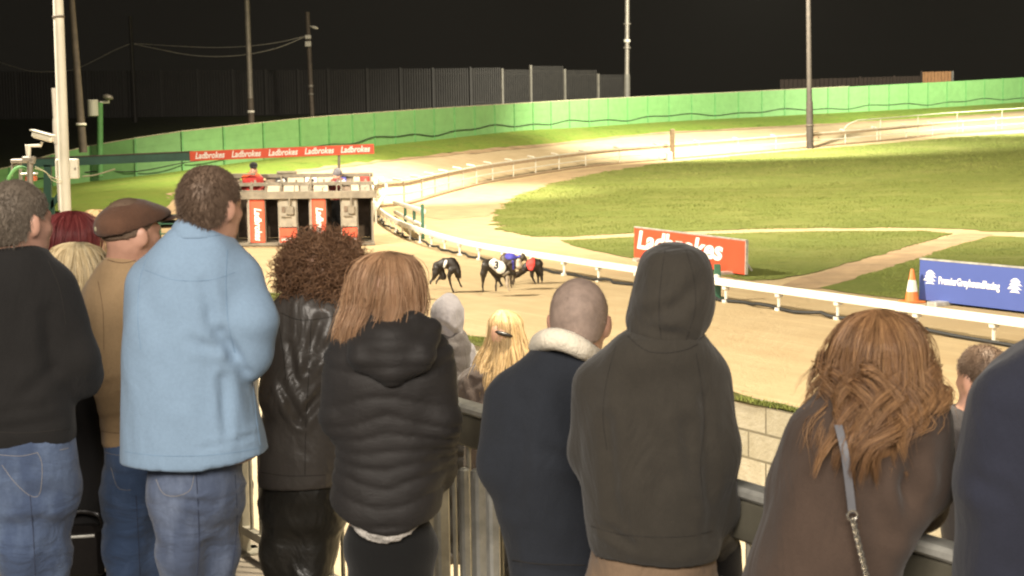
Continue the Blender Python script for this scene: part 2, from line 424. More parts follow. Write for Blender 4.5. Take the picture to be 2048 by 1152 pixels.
def grid_loft(name, rowsA, rowsB, nv, mat, kind='structure', sub=6, dz=0.0, bulge=None, jitA=0.0, jitB=0.0, seed=0):
    """smooth strip between two polylines of world points, UV in metres (u along, v across)"""
    def up(R):
        R = [np.array(r) for r in R]; out = []
        n = len(R)
        for i in range(n - 1):
            p0, p1, p2, p3 = R[max(i - 1, 0)], R[i], R[i + 1], R[min(i + 2, n - 1)]
            for k in range(sub):
                u = k / sub; out.append(.5 * (2 * p1 + (p2 - p0) * u + (2 * p0 - 5 * p1 + 4 * p2 - p3) * u * u + (3 * p1 - p0 - 3 * p2 + p3) * u ** 3))
        out.append(R[-1]); return np.array(out)
    A, B = up(rowsA), up(rowsB)
    if jitA or jitB:
        t = np.linspace(0, 1, len(A))[:, None] * np.array([[len(A) * .9, 0, 0]])
        na = fbm(t, seed, 3)[:, None]; nb = fbm(t + 77, seed + 4, 3)[:, None]
        A, B = A + (B - A) / np.linalg.norm(B - A, axis=1, keepdims=True) * na * jitA, B + (B - A) / np.linalg.norm(B - A, axis=1, keepdims=True) * nb * jitB
    L = np.concatenate([[0], np.cumsum(np.linalg.norm(np.diff((A + B) / 2, axis=0), axis=1))])
    V = []; UVs = []
    for j in range(nv + 1):
        t = j / nv; Q = A * (1 - t) + B * t; Q = Q.copy(); Q[:, 2] += dz
        if bulge: Q[:, 2] += bulge(t)
        V.append(Q); Wd = np.linalg.norm(B - A, axis=1) * t; UVs.append(np.stack([L, Wd], 1))
    V = np.concatenate(V); UVs = np.concatenate(UVs); n = len(A); F = []
    for j in range(nv):
        for i in range(n - 1): F.append((j * n + i, j * n + i + 1, (j + 1) * n + i + 1, (j + 1) * n + i))
    F = np.array(F); nr = np.cross(V[F[0][1]] - V[F[0][0]], V[F[0][3]] - V[F[0][0]])
    if nr[2] < 0: F = F[:, ::-1]
    o = mesh_np(name, V, F, mat); uv = o.data.uv_layers.new(name='UVMap'); uv.data.foreach_set('uv', UVs[F.ravel()].astype(np.float32).ravel())
    tag(o, kind=kind); return o

# base ground: everything from the block wall to beyond the bend, one sheet following the slope of the site
def ground_sheet():
    us = np.concatenate([np.arange(-30, 60, 1.5), np.arange(60, 170, 4)]); ns = np.concatenate([[8.32, 8.7], np.arange(9.32, 40, 1.0), np.arange(40, 150, 3.5)])
    V = np.array([[UN(u, n)[0], UN(u, n)[1], TH(*UN(u, n)[:2]) + max(0, .42 * (1 - (n - 8.32) / .35))] for n in ns for u in us]); m = len(us)
    F = np.array([(j * m + i, (j + 1) * m + i, (j + 1) * m + i + 1, j * m + i + 1) for j in range(len(ns) - 1) for i in range(m - 1)])
    nr = np.cross(V[F[0][1]] - V[F[0][0]], V[F[0][3]] - V[F[0][0]])
    if nr[2] < 0: F = F[:, ::-1]
    return tag(mesh_np('track', V, F, M_sand), kind='structure')
ground_sheet()
inner_px = [(1600, 628.5), (1440, 603), (1240, 570), (1140, 553), (967, 522), (890, 502), (820, 478), (780, 457), (757, 437), (750, 424), (760, 416), (785, 413), (820, 409), (870, 394), (925, 379), (989, 364), (1105, 345), (1202, 332), (1345, 319), (1617, 296), (1782, 281), (1917, 268), (2200, 248)]
inner = [G(*p) for p in inner_px]
A_in = [G(*p) for p in [(757, 437), (750, 424), (760, 416), (785, 413), (820, 409), (870, 394), (925, 379), (989, 364), (1105, 345), (1202, 332), (1345, 319), (1617, 296), (1917, 268), (2200, 248)]]
B_out = [P(*p) for p in [(300, 440, 46), (345, 405, 52), (372, 385, 56), (470, 362, 61), (565, 347, 65), (677, 331, 70), (790, 318, 76), (900, 307, 82), (1030, 295, 89), (1160, 282, 96), (1345, 265, 103), (1617, 251, 110), (1917, 233, 119), (2200, 212, 128)]]
C_f = [P(*p) for p in [(-200, 420, 58), (0, 388, 66), (142, 368, 72), (326, 347, 72), (469, 327, 74), (622, 308, 77), (752, 292, 82), (880, 279, 88), (1037, 262, 95), (1165, 255, 101), (1345, 243, 108), (1617, 229, 115), (1917, 213, 124), (2200, 194, 133)]]
grid_loft('banked_track', A_in, B_out, 8, M_sandb, dz=.006)
grid_loft('grass_bank', B_out, C_f, 6, M_verge, dz=.012, bulge=lambda t: .25 * math.sin(math.pi * t) * (1 - t), jitA=.35, seed=3)
grid_loft('dirt_edge', [b + (a - b).normalized() * .55 for a, b in zip(A_in, B_out)], [b + (c - b).normalized() * .5 for b, c in zip(B_out, C_f)], 2, M_dirt, dz=.03, jitA=.2, jitB=.45, seed=9)
# near left grass between the banked track and the wall
grid_loft('grass_slope', [B_out[0], P(210, 470, 40), P(160, 540, 33), P(120, 640, 25)], [C_f[0], P(-320, 470, 50), P(-420, 540, 42), P(-500, 640, 33)], 4, M_verge, dz=.02)
# the land beyond the fence, rising to the steel fence, then away to the horizon
D_p = [P(*p) for p in [(-520, 240, 92), (-250, 238, 93), (0, 236, 94), (170, 235, 95), (330, 233, 96), (520, 231, 97), (690, 229, 99), (830, 226, 101), (980, 220, 104), (1120, 212, 108), (1345, 205, 116), (1617, 196, 124), (1950, 186, 134), (2260, 172, 144)]]
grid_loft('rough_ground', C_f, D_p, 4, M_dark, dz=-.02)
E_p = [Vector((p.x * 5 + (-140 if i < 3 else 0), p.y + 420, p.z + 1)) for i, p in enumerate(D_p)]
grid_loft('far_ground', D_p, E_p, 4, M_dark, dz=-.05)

# traced ground sheets --------------------------------------------------------
def ragged(pts, amp, step, seed):
    out = []; s = 0
    for i in range(len(pts)):
        a, b = np.array(pts[i]), np.array(pts[(i + 1) % len(pts)]); L = np.linalg.norm(b - a); k = max(1, int(L / step)); nn = np.array([-(b - a)[1], (b - a)[0], 0]) / max(L, 1e-6)
        for j in range(k):
            s += L / k; q = a + (b - a) * j / k; out.append(q + nn * amp * fbm(np.array([[s * 1.3, seed * 7.3, 0]]), seed, 4)[0])
    return out
def sheet(name, px, mat, lift, amp=.2, step=.25, seed=1, kind='structure'):
    pts = ragged([list(G(*p)) for p in px], amp, step, seed)
    me = bpy.data.meshes.new(name); import bmesh
    bm = bmesh.new(); vs = [bm.verts.new((p[0], p[1], TH(p[0], p[1]) + lift)) for p in pts]
    es = [bm.edges.new((vs[i], vs[(i + 1) % len(vs)])) for i in range(len(vs))]
    bmesh.ops.triangle_fill(bm, use_beauty=True, use_dissolve=False, edges=es)
    for v in bm.verts: v.co.z = max(v.co.z, TH(v.co.x, v.co.y) + lift)
    bmesh.ops.recalc_face_normals(bm, faces=bm.faces)
    if sum(f.normal.z for f in bm.faces) < 0: bmesh.ops.reverse_faces(bm, faces=bm.faces)
    bm.to_mesh(me); bm.free(); me.materials.append(mat)
    o = bpy.data.objects.new(name, me); COL.objects.link(o); return tag(o, kind=kind)
sheet('infield_grass', [(2260, 252), (2048, 266), (1917, 274), (1782, 286), (1617, 299), (1408, 318), (1300, 330), (1202, 345), (1109, 366), (1040, 390), (1005, 410), (985, 430), (990, 449), (1010, 463), (1060, 474), (1140, 474), (1240, 468), (1500, 459), (1650, 456), (1850, 456), (1940, 460), (2048, 466), (2260, 478)], M_grass, .012, amp=.30, step=.16, seed=2)
sheet('infield_grass', [(1120, 481), (1240, 476), (1500, 466), (1650, 463), (1850, 462), (1905, 468), (1790, 502), (1650, 540), (1560, 560), (1500, 562), (1400, 545), (1330, 531), (1240, 513), (1165, 497)], M_grass, .012, amp=.07, step=.1, seed=4)
sheet('infield_grass', [(1985, 473), (2048, 475), (2260, 482), (2260, 655), (2048, 622), (1850, 603), (1740, 592), (1645, 577), (1700, 560), (1780, 535), (1850, 512), (1930, 486)], M_grass, .012, amp=.07, step=.1, seed=5)
sheet('dirt_path', [(1925, 466), (1990, 469), (1975, 476), (1930, 487), (1850, 513), (1780, 537), (1700, 560), (1640, 578), (1560, 574), (1600, 556), (1700, 527), (1790, 500)], M_dirt, .006, amp=.05, step=.3, seed=6)
sheet('inside_path', [(1345, 321), (1617, 298), (1300, 331), (1202, 347), (1109, 369), (1040, 393), (1003, 413), (978, 432), (880, 440), (800, 424), (790, 416), (830, 409), (925, 381), (989, 366), (1105, 347), (1202, 334)], M_path, .006, amp=.05, step=.5, seed=7)
M_moss = grassmat('mossy_grass', (.07, .10, .02), (.16, .17, .04), (.22, .18, .07), 3)
def verge():
    us = np.arange(-8, 60, .25); rows = [(8.175, .49), (8.21, .52), (8.27, .52), (8.36, .38), (8.42, .03)]; V = []
    for j, (n, z) in enumerate(rows):
        k = fbm(np.stack([us * 1.3, us * 0 + j, us * 0], 1), 21, 3)
        for u, q in zip(us, k): V.append(UN(u, n + q * (.03 if j < 2 else .05), z + .03 * q * (j < 4)))
    m = len(us); F = np.array([(j * m + i + 1, j * m + i, (j + 1) * m + i, (j + 1) * m + i + 1) for j in range(len(rows) - 1) for i in range(m - 1)])
    V = np.array(V); nr = np.cross(V[F[0][1]] - V[F[0][0]], V[F[0][3]] - V[F[0][0]])
    if nr[2] < 0: F = F[:, ::-1]
    tag(mesh_np('verge_grass', V, F, M_moss), kind='stuff')
verge()

# terrace steps the crowd stands on, steps below the barrier, lower walkway -----
M_conc = plain('terrace_concrete', (.23, .20, .16), .9, var=.28, scale=2.2, bmp=.5, bdist=.02)
M_walk = plain('walkway_concrete', (.42, .35, .23), .9, var=.25, scale=1.4, bmp=.5, bdist=.02)
def profile(name, prof, mat, u0=-8, u1=60, parent=None):
    V = []; F = []
    for n, z in prof: V += [UN(u0, n, z), UN(u1, n, z)]
    for i in range(len(prof) - 1): F.append((2 * i, 2 * i + 2, 2 * i + 3, 2 * i + 1))
    o = mesh_np(name, V, F, mat, parent, smooth=False); return o
tag(profile('terrace', [(-14, 1.52), (-.9, 1.52), (-.9, 1.2), (.15, 1.2), (.15, 1.04), (.75, 1.04), (.75, .88), (2.18, .88), (2.18, .72), (2.95, .72), (2.95, .5)], M_conc), kind='structure')
st = [(2.95, .5)]
for i in range(7): st += [(2.95 + .33 * (i + 1), .5 - .1 * i), (2.95 + .33 * (i + 1), .4 - .1 * i)]
tag(profile('steps', st, M_walk), kind='structure')
tag(profile('walkway', [(st[-1][0], -.2), (8.2, -.2)], M_walk), kind='structure')

# block wall ---------------------------------------------------------------
def block_wall():
    m, nt, b = new_mat('concrete_blocks'); v = coords(nt, uv=True)
    br = N(nt, 'ShaderNodeTexBrick'); nt.links.new(v, br.inputs['Vector']); br.offset = .5
    br.inputs['Scale'].default_value = 1; br.inputs['Brick Width'].default_value = .45; br.inputs['Row Height'].default_value = .225; br.inputs['Mortar Size'].default_value = .012; br.inputs['Mortar Smooth'].default_value = .3
    br.inputs['Color1'].default_value = (.36, .33, .25, 1); br.inputs['Color2'].default_value = (.44, .40, .31, 1); br.inputs['Mortar'].default_value = (.13, .115, .08, 1)
    c = mixc(nt, ramp(nt, noise(nt, v, 5, 6, .7), [(.4, (0, 0, 0)), (.75, (.7, .7, .7))]), br.outputs['Color'], (.24, .21, .13))
    nt.links.new(c, b.inputs['Base Color']); b.inputs['Roughness'].default_value = .95
    p = bump(nt, b, br.outputs['Fac'], -.8, .02); bump(nt, b, noise(nt, v, 30, 4), .5, .01, p)
    mb = MB(); mb.add([UN(-8, 8.2, -.3), UN(60, 8.2, -.3), UN(60, 8.2, .5), UN(-8, 8.2, .5), UN(-8, 8.4, .5), UN(60, 8.4, .5), UN(60, 8.4, -.3), UN(-8, 8.4, -.3)], [(0, 3, 2, 1), (3, 4, 5, 2), (4, 7, 6, 5), (0, 7, 4, 3), (1, 2, 5, 6)])
    o = mb.build('block_wall', m); uv = o.data.uv_layers.new(name='UVMap')
    for l in o.data.loops:
        c = Vector(o.data.vertices[l.vertex_index].co); uv.data[l.index].uv = (c.dot(UD), c.z + .4)
    tag(o, 'low concrete block retaining wall with mossy top along the sand track', 'wall')
block_wall()

# running rails ------------------------------------------------------------
M_white = plain('white_rail_plastic', (.70, .67, .58), .45, var=.06, scale=3, bmp=.1)
M_whited = plain('dimmed_white_rail', (.40, .375, .30), .55, var=.15, scale=3, bmp=.1)  # white lowered so the lamps close to the bend do not burn it out
M_steel = plain('galvanised_steel', (.50, .49, .44), .45, metal=.35, var=.3, scale=9, bmp=.3)
M_greenp = plain('green_painted_steel', (.03, .115, .065), .5, var=.25, scale=5)
M_brown = plain('weathered_rail_wood', (.20, .14, .08), .85, var=.3, scale=8)
M_cable = plain('black_cable', (.012, .012, .010), .7)
def smooth_path(pts, sub=8):
    R = [np.array(p) for p in pts]; out = []; n = len(R)
    for i in range(n - 1):
        p0, p1, p2, p3 = R[max(i - 1, 0)], R[i], R[i + 1], R[min(i + 2, n - 1)]
        for k in range(sub):
            u = k / sub; out.append(.5 * (2 * p1 + (p2 - p0) * u + (2 * p0 - 5 * p1 + 4 * p2 - p3) * u * u + (3 * p1 - p0 - 3 * p2 + p3) * u ** 3))
    out.append(R[-1]); return [Vector(o) for o in out]
def ribbon(mb, path, wd, ht, z):
    """rectangular rail following path, rounded top"""
    prof = [(-wd / 2, -ht / 2), (wd / 2, -ht / 2), (wd / 2, ht * .3), (wd * .3, ht / 2), (-wd * .3, ht / 2), (-wd / 2, ht * .3)]; V = []; F = []; k = len(prof)
    for i, p in enumerate(path):
        t = path[min(i + 1, len(path) - 1)] - path[max(i - 1, 0)]; t.z = 0; t.normalize(); nn = Vector((t.y, -t.x, 0))
        for a, b in prof: V.append(p + nn * a + Vector((0, 0, z + b)))
    for i in range(len(path) - 1):
        for j in range(k): F.append((i * k + j, i * k + (j + 1) % k, (i + 1) * k + (j + 1) % k, (i + 1) * k + j))
    F += [tuple(range(k - 1, -1, -1)), tuple(range((len(path) - 1) * k, len(path) * k))]
    mb.add(V, F)
def arclen(path, step, start=0.0):
    out = []; d = start; acc = 0
    for a, b in zip(path[:-1], path[1:]):
        L = (b - a).length
        while acc + L >= d: out.append((a + (b - a) * ((d - acc) / L), (b - a).normalized())); d += step
        acc += L
    return out
near = [UN(-9, 14.95), G(2048, 697), G(1843, 665.5), G(1640, 634)] + inner[1:10]
r1 = empty('running_rail'); tag(r1, 'low thick white running rail of the home straight beside the dogs', 'rail')
npath = smooth_path(near)
mb = MB(); ribbon(mb, npath, .085, .105, .31); mb.build('rail', M_white, r1, True)
for p, t in arclen(npath, 1.35, .6):
    mb = MB(); mb.tube([p + Vector((0, 0, 0)), p + Vector((0, 0, .25))], .022, 7); mb.box(p + Vector((0, 0, .02)), (.09, .09, .045), math.atan2(t.y, t.x)); mb.box(p + Vector((0, 0, .225)), (.085, .085, .04), math.atan2(t.y, t.x))
    mb.build('post', M_white, r1)
mb = MB(); cab = [p + Vector((.05 * math.sin(i * 1.7) + .04 * math.sin(i * .53), .05 * math.cos(i * 2.3), .03 + .03 * max(0, math.sin(i * 1.1)))) for i, p in enumerate(smooth_path(near, 10))]
mb.tube(cab, .026, 6); tag(mb.build('lure_cable', M_cable, None, True), 'dark lure cable lying along the foot of the low white rail', 'cable')
far = inner[9:]
r2 = empty('running_rail'); tag(r2, 'white running rail round the bend with brackets and wooden top board', 'rail')
fpath = smooth_path(far)
mb = MB(); ribbon(mb, fpath, .065, .055, .84); mb.build('rail', M_whited, r2, True)
mb = MB(); ribbon(mb, fpath, .05, .12, .73); mb.build('board', M_brown, r2, True)
mb = MB(); ribbon(mb, fpath, .04, .05, .40); mb.build('lower_rail', M_whited, r2, True)
mb = MB(); ribbon(mb, fpath, .10, .10, .05); mb.build('kickboard', M_brown, r2, True)
for p, t in arclen(fpath, 3.1, 1.0):
    nn = Vector((t.y, -t.x, 0)); mb = MB()
    mb.tube([p, p + Vector((0, 0, .78)), p + nn * -.1 + Vector((0, 0, .88)), p + nn * -.42 + Vector((0, 0, .92))], [.03, .03, .04, .05], 6); mb.build('post', M_whited, r2, True)
# raised rail at the right end of the back straight
r3 = empty('running_rail'); tag(r3, 'raised white tube rail starting right of the dark infield pole', 'rail')
q = [G(1782, 281), G(1917, 268), G(2200, 248)]; q = [G(1688, 289.5)] + q
hp = smooth_path(q); mb = MB(); mb.tube([hp[0] + Vector((0, 0, .95)), hp[1] + Vector((0, 0, 1.2)), hp[3] + Vector((0, 0, 1.42))] + [p + Vector((0, 0, 1.42)) for p in hp[4:]], .03, 8); mb.build('top_rail', M_whited, r3, True)
for p, t in arclen(hp, 4.2, 3.5):
    mb = MB(); mb.tube([p, p + Vector((0, 0, 1.4))], .025, 6); mb.build('post', M_whited, r3)
# start gate rails by the traps
r4 = empty('gate_barrier', G(826, 452)); tag(r4, 'short white double rail gate on green posts beside the bend', 'gate')
o4 = Vector(r4.location)
def rel(p, o): return Vector(p) - Vector(o)
a, b = G(790, 432), G(848, 476)
mb = MB(); mb.tube([rel(a + Vector((0, 0, .42)), o4), rel(b + Vector((0, 0, .66)), o4)], .07, 8); mb.build('upper_rail', M_white, r4, True)
mb = MB(); mb.tube([rel(a + Vector((0, 0, .02)) * 6, o4), rel(b + Vector((0, 0, .28)), o4)], .06, 8); mb.build('lower_rail', M_white, r4, True)
for px, py, h in ((811, 449, .55), (829, 462, .6), (846, 478, .85)):
    p = G(px, py); mb = MB(); mb.box(rel(p + Vector((0, 0, h / 2)), o4), (.08, .08, h)); mb.build('post', M_greenp, r4)
# curved white tube arms at the trap end of the rail
for k, (pts) in enumerate([[(747, 432, 0), (744, 415, .1), (748, 398, .2), (765, 388, .3)], [(752, 440, 0), (770, 425, .25), (772, 405, .3), (758, 392, .35)]]):
    g = [G(x, y + 8) for x, y, z in pts]; mb = MB(); mb.tube(smooth_path([p + Vector((0, 0, .45 + z)) for p, (x, y, z) in zip(g, pts)]), .06, 8); mb.tube([g[0], g[0] + Vector((0, 0, .45))], .03, 6); mb.tube([g[-1], g[-1] + Vector((0, 0, .45 + pts[-1][2]))], .03, 6)
    tag(mb.build('rail_arm', M_white, None, True), ['outer curved white tube arm at the end of the traps', 'inner curved white tube arm beside the double rail gate'][k], 'rail')
# green post behind the hooded man, post with white foot at the bend
p = G(1435, 600); e = empty('marker_post', p); tag(e, 'green steel marker post standing at the low rail beside red banner', 'post')
mb = MB(); mb.box((0, 0, .28), (.10, .10, .56), bev=.01); mb.box((0, 0, .02), (.26, .2, .04)); mb.build('post', M_greenp, e)
mb = MB(); mb.ell((-.03, -.06, .36), (.07, .05, .05)); mb.build('clamp', M_white, e, True)
p = G(1345, 320); e = empty('marker_post', p); tag(e, 'thick brown wooden post at the inside of the far bend rail', 'post')
mb = MB(); mb.box((0, 0, .85), (.24, .24, 1.7), bev=.02); mb.build('post', M_brown, e); mb = MB(); mb.box((-.2, -.1, .2), (.3, .3, .5), .4, bev=.05); mb.build('foot', M_white, e)
# box by the infield pole
p = G(1629, 287); mb = MB(); mb.box((0, 0, .35), (.42, .35, .7), bev=.02); mb.box((0, 0, .72), (.5, .42, .05)); o = mb.build('junction_box', M_brown); o.location = p; tag(o, 'small brown wooden box beside the dark infield pole', 'box')

# green boarded fence --------------------------------------------------------
M_fence = plain('green_fence_paint', (.125, .265, .09), .55, var=.10, scale=2.5, bmp=.2, bdist=.01)
M_fpost = plain('green_fence_post', (.09, .24, .075), .6, var=.2, scale=5)
M_cap = plain('pale_coping', (.34, .31, .20), .8)
fence = empty('green_fence'); tag(fence, 'long curving green board fence behind the banked track', 'fence')
toppx = [(-200, 372), (0, 340), (142, 301), (326, 269), (469, 252.5), (622, 236), (752, 226), (880, 217), (1037, 207.5), (1165, 200), (1345, 191), (1617, 177.5), (1917, 162), (2200, 146)]
fb = smooth_path(C_f, 12); ft = smooth_path([P(x, y, c.y) for (x, y), c in zip(toppx, C_f)], 12)
hh = {i: (ft[i].z - fb[i].z) for i in range(len(fb))}
acc = [0.0]
for a, b in zip(fb[:-1], fb[1:]): acc.append(acc[-1] + (b - a).length)
def fence_at(s): return Vector([float(np.interp(s, acc, [p[i] for p in fb])) for i in range(3)]), float(np.interp(s, acc, [ft[i].z for i in range(len(ft))]))
posts = list(np.arange(0.6, acc[-1], 2.08)); wire = []
for i, s in enumerate(posts):
    b, tz = fence_at(s)
    if i < len(posts) - 1:
        b2, tz2 = fence_at(posts[i + 1]); mb = MB(); tdir = (b2 - b); tdir.z = 0; nn = Vector((tdir.y, -tdir.x, 0)).normalized() * .015
        if nn.dot(Vector((b.x, b.y - 60, 0))) < 0: nn = -nn
        H1, H2 = tz - b.z, tz2 - b2.z
        for k in range(4):
            f0, f1 = k / 4 + .012, (k + 1) / 4 - (.006 if k < 3 else 0)
            A, B, C_, D_ = b + Vector((0, 0, H1 * f0 - .04)), b2 + Vector((0, 0, H2 * f0 - .04)), b2 + Vector((0, 0, H2 * f1)), b + Vector((0, 0, H1 * f1))
            mb.add([A - nn, B - nn, C_ - nn, D_ - nn, A + nn, B + nn, C_ + nn, D_ + nn], [(0, 1, 2, 3), (7, 6, 5, 4), (0, 4, 5, 1), (3, 2, 6, 7), (0, 3, 7, 4), (1, 5, 6, 2)])
        mb.build('panel', M_fence, fence)
        if s < 78:
            mb = MB(); mb.tube([b + Vector((0, 0, H1 + .02)), b2 + Vector((0, 0, H2 + .02))], .025, 5); mb.build('coping', M_cap, fence)
    mb = MB(); yaw = math.atan2(tdir.y, tdir.x); inward = (Vector((-2, 60, 0)) - Vector((b.x, b.y, 0))).normalized() * .055
    mb.box(b + inward + Vector((0, 0, (tz - b.z) / 2)), (.085, .07, tz - b.z + .04), yaw)
    mb.build('post', M_fpost, fence)
    wire.append(b + inward * 2.2 + Vector((0, 0, (.42 if i % 2 else .30) + .08 * math.sin(i * 1.3))))
mb = MB(); mb.tube(smooth_path(wire, 4), .022, 5); tag(mb.build('cable', M_cable, None, True), 'black cable strung along the foot of the green fence', 'cable')

# steel palisade fence ---------------------------------------------------------
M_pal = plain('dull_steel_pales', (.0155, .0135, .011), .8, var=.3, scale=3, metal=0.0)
M_palp = plain('pale_steel_posts', (.12, .11, .09), .6, var=.2, scale=3)  # paler copy for the palisade posts that catch light, put into the colour
M_palr = plain('unlit_steel_posts', (.016, .014, .011), .7, var=.2, scale=3)  # darker copy of the same posts where no light reaches
pal = empty('palisade_fence'); tag(pal, 'tall dim steel palisade fence in the dark behind the green fence', 'fence')
pp = [(-260, 142), (-180, 142), (-105, 142), (-35, 141), (35, 141), (105, 141), (178, 140), (250, 139), (322, 139), (395, 138), (465, 138), (530, 138), (595, 138), (655, 137), (733, 136), (800, 135), (865, 135), (940, 134), (1004, 133), (1061, 132), (1129, 132), (1196, 140), (1262, 149)]
for i in range(len(pp) - 1):
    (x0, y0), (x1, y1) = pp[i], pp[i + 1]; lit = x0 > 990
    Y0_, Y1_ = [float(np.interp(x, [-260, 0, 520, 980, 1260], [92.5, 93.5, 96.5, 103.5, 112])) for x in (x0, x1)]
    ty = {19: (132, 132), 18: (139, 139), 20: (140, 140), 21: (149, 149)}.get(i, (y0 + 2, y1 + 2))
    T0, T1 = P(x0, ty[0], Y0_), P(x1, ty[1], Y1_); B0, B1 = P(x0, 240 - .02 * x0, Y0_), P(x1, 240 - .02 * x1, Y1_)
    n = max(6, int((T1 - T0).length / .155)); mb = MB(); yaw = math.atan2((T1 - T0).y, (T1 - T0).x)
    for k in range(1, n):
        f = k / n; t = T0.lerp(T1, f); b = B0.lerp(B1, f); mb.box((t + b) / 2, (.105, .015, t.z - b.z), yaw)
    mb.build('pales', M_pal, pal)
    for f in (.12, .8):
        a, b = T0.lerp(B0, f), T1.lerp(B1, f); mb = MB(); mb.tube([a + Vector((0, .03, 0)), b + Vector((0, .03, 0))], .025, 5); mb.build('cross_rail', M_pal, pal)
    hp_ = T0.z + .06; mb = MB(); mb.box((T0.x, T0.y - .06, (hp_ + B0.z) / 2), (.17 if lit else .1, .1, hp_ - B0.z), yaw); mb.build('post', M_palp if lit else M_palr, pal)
# timber garden fence at the far right
M_wood = plain('orange_timber_boards', (.30, .15, .06), .8, var=.35, scale=7, streak=(4, 4, .4)); M_woodd = plain('unlit_timber_boards', (.022, .012, .006), .85, var=.35, scale=7, streak=(4, 4, .4))  # second material is the unlit copy, its shade put into the colour
tf = empty('timber_fence'); tag(tf, 'orange brown timber board fence showing above the green fence at right', 'fence')
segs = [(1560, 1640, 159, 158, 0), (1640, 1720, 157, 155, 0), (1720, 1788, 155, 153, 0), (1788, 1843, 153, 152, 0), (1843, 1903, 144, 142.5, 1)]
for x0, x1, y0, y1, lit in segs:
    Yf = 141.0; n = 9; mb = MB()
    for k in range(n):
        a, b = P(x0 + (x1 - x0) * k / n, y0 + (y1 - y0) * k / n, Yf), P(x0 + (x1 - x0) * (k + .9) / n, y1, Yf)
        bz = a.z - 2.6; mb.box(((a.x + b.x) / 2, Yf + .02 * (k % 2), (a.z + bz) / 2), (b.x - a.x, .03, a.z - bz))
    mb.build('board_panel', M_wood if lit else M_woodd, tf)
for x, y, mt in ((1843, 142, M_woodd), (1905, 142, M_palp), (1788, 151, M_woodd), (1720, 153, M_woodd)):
    a = P(x, y, 140.9); mb = MB(); mb.box((a.x, 140.9, a.z - 1.3), (.18, .12, 2.6)); mb.build('post', mt, tf)

# poles -----------------------------------------------------------------------
def wp(px, py, Y): return P(px, py, Y)
M_wpole = plain('white_painted_pole', (.44, .42, .36), .5, var=.1, scale=3)
M_gpole = plain('grey_steel_pole', (.20, .18, .15), .5, metal=.3, var=.2, scale=3)
M_dpole = plain('dark_weathered_pole', (.075, .058, .042), .7, var=.3, scale=4)
M_wbox = plain('white_cabinet', (.50, .48, .41), .45, var=.05, scale=3)
def pole(name, label, top, bot, Y, r0, r1, mat, cuffs=(), cat='pole', base_mat=None, base_r=None, base_y=None, ground=None):
    """top/bot photo pixels; r0 bottom radius, r1 top radius. The shaft runs on upward past the frame."""
    t, b = wp(*top, Y), wp(*bot, Y)
    e = empty(name, b); tag(e, label, cat, 'lamp and camera poles')
    t = t - b; mb = MB(); mb.tube([Vector((0, 0, 0)), t], [r0, r1], 12); mb.build('shaft', mat, e, True)
    for y, rr, hh_, mt in cuffs:
        f = (bot[1] - y) / (bot[1] - top[1]); c = t * f; mb = MB(); mb.lathe(c, [(rr * .9, -hh_ / 2), (rr, -hh_ / 3), (rr, hh_ / 3), (rr * .9, hh_ / 2)], 12); mb.build('collar', mt, e, True)
    if base_y:
        f = (bot[1] - base_y) / (bot[1] - top[1]); mb = MB(); mb.tube([Vector((0, 0, 0)), t * f], [base_r, base_r * .95], 12); mb.build('sleeve', base_mat, e, True)
    return e
def down(px, py, Y, z): 
    """pixel on the same vertical where z is reached"""
    return None
# tall white pole: Y 22
b0 = (139.5, 640); t0 = (104, -330)
wpole = pole('flagpole', 'tall white painted pole with white cabinet at the left', t0, b0, 22.0, .078, .066, M_wpole, cuffs=((27, .085, .03, M_dpole),))
o = wpole.location
for x0, x1 in ((112, 127), (134, 158)):
    a, b = wp(x0 + (0 if x0 < 120 else 0), 318, 21.98), wp(x1, 357, 21.98)
mb = MB(); a, b = wp(112, 318, 22.12), wp(158, 357, 22.12); c = (a + b) / 2 - o; mb.box(c, (abs(b.x - a.x), .12, abs(a.z - b.z)), bev=.012); cb = mb.build('cabinet', M_wbox, wpole)
mb = MB(); mb.box((c.x + .035, c.y - .066, c.z), (.008, .006, abs(a.z - b.z) * .92)); mb.box((c.x + .12, c.y - .068, c.z), (.02, .01, .03)); mb.build('door_seam', M_gpole, cb)
mb = MB(); pts = [wp(x, y, 21.9) - o for x, y in ((70, 337), (88, 342), (100, 352), (112, 358), (125, 364))]; mb.tube(smooth_path(pts), .006, 5); pts = [wp(x, y, 21.9) - o for x, y in ((70, 333), (92, 345), (104, 360), (122, 367))]; mb.tube(smooth_path(pts), .006, 5)
tag(mb.build('loose_cable', M_cap, wpole, True))
gp = pole('lamp_post', 'short grey square post directly behind the white pole', (108.5, 176), (124, 420), 33.0, .075, .06, M_gpole, cuffs=((262, .085, .5, M_gpole),))
pole('lamp_post', 'brown weathered pole with a white ring right of white pole', (139, -60), (166.5, 305), 62.0, .16, .10, M_dpole, cuffs=((248, .20, .09, M_white),))
lp1 = pole('lamp_post', 'pale steel lamp pole with white ring rising behind the red overhead banner', (488, -150), (503, 258), 84.0, .15, .125, M_gpole, cuffs=((223, .19, .12, M_white),), base_mat=M_dpole, base_r=.165, base_y=196)
lp2 = pole('lamp_post', 'dark pole carrying wires, a small lamp and two white boxes', (614.5, 24), (625, 243), 92.0, .13, .12, M_dpole, cuffs=((172, .15, .14, M_gpole), (188, .15, .1, M_gpole)))
pole('lamp_post', 'faint dark pole far behind, between two wires', (260, 32), (271, 245), 91.0, .12, .1, plain('faint_dark_pole', (.02, .017, .013)))  # one very dark even tone keeps this pole faint
pole('lamp_post', 'grey pole with brackets behind green fence right of steel fence', (1254.5, -120), (1253.5, 200), 111.5, .17, .15, M_gpole, cuffs=((47, .26, .12, M_gpole), (81, .24, .2, M_wbox), (95, .26, .15, M_gpole)), base_mat=M_palp, base_r=.23, base_y=148)
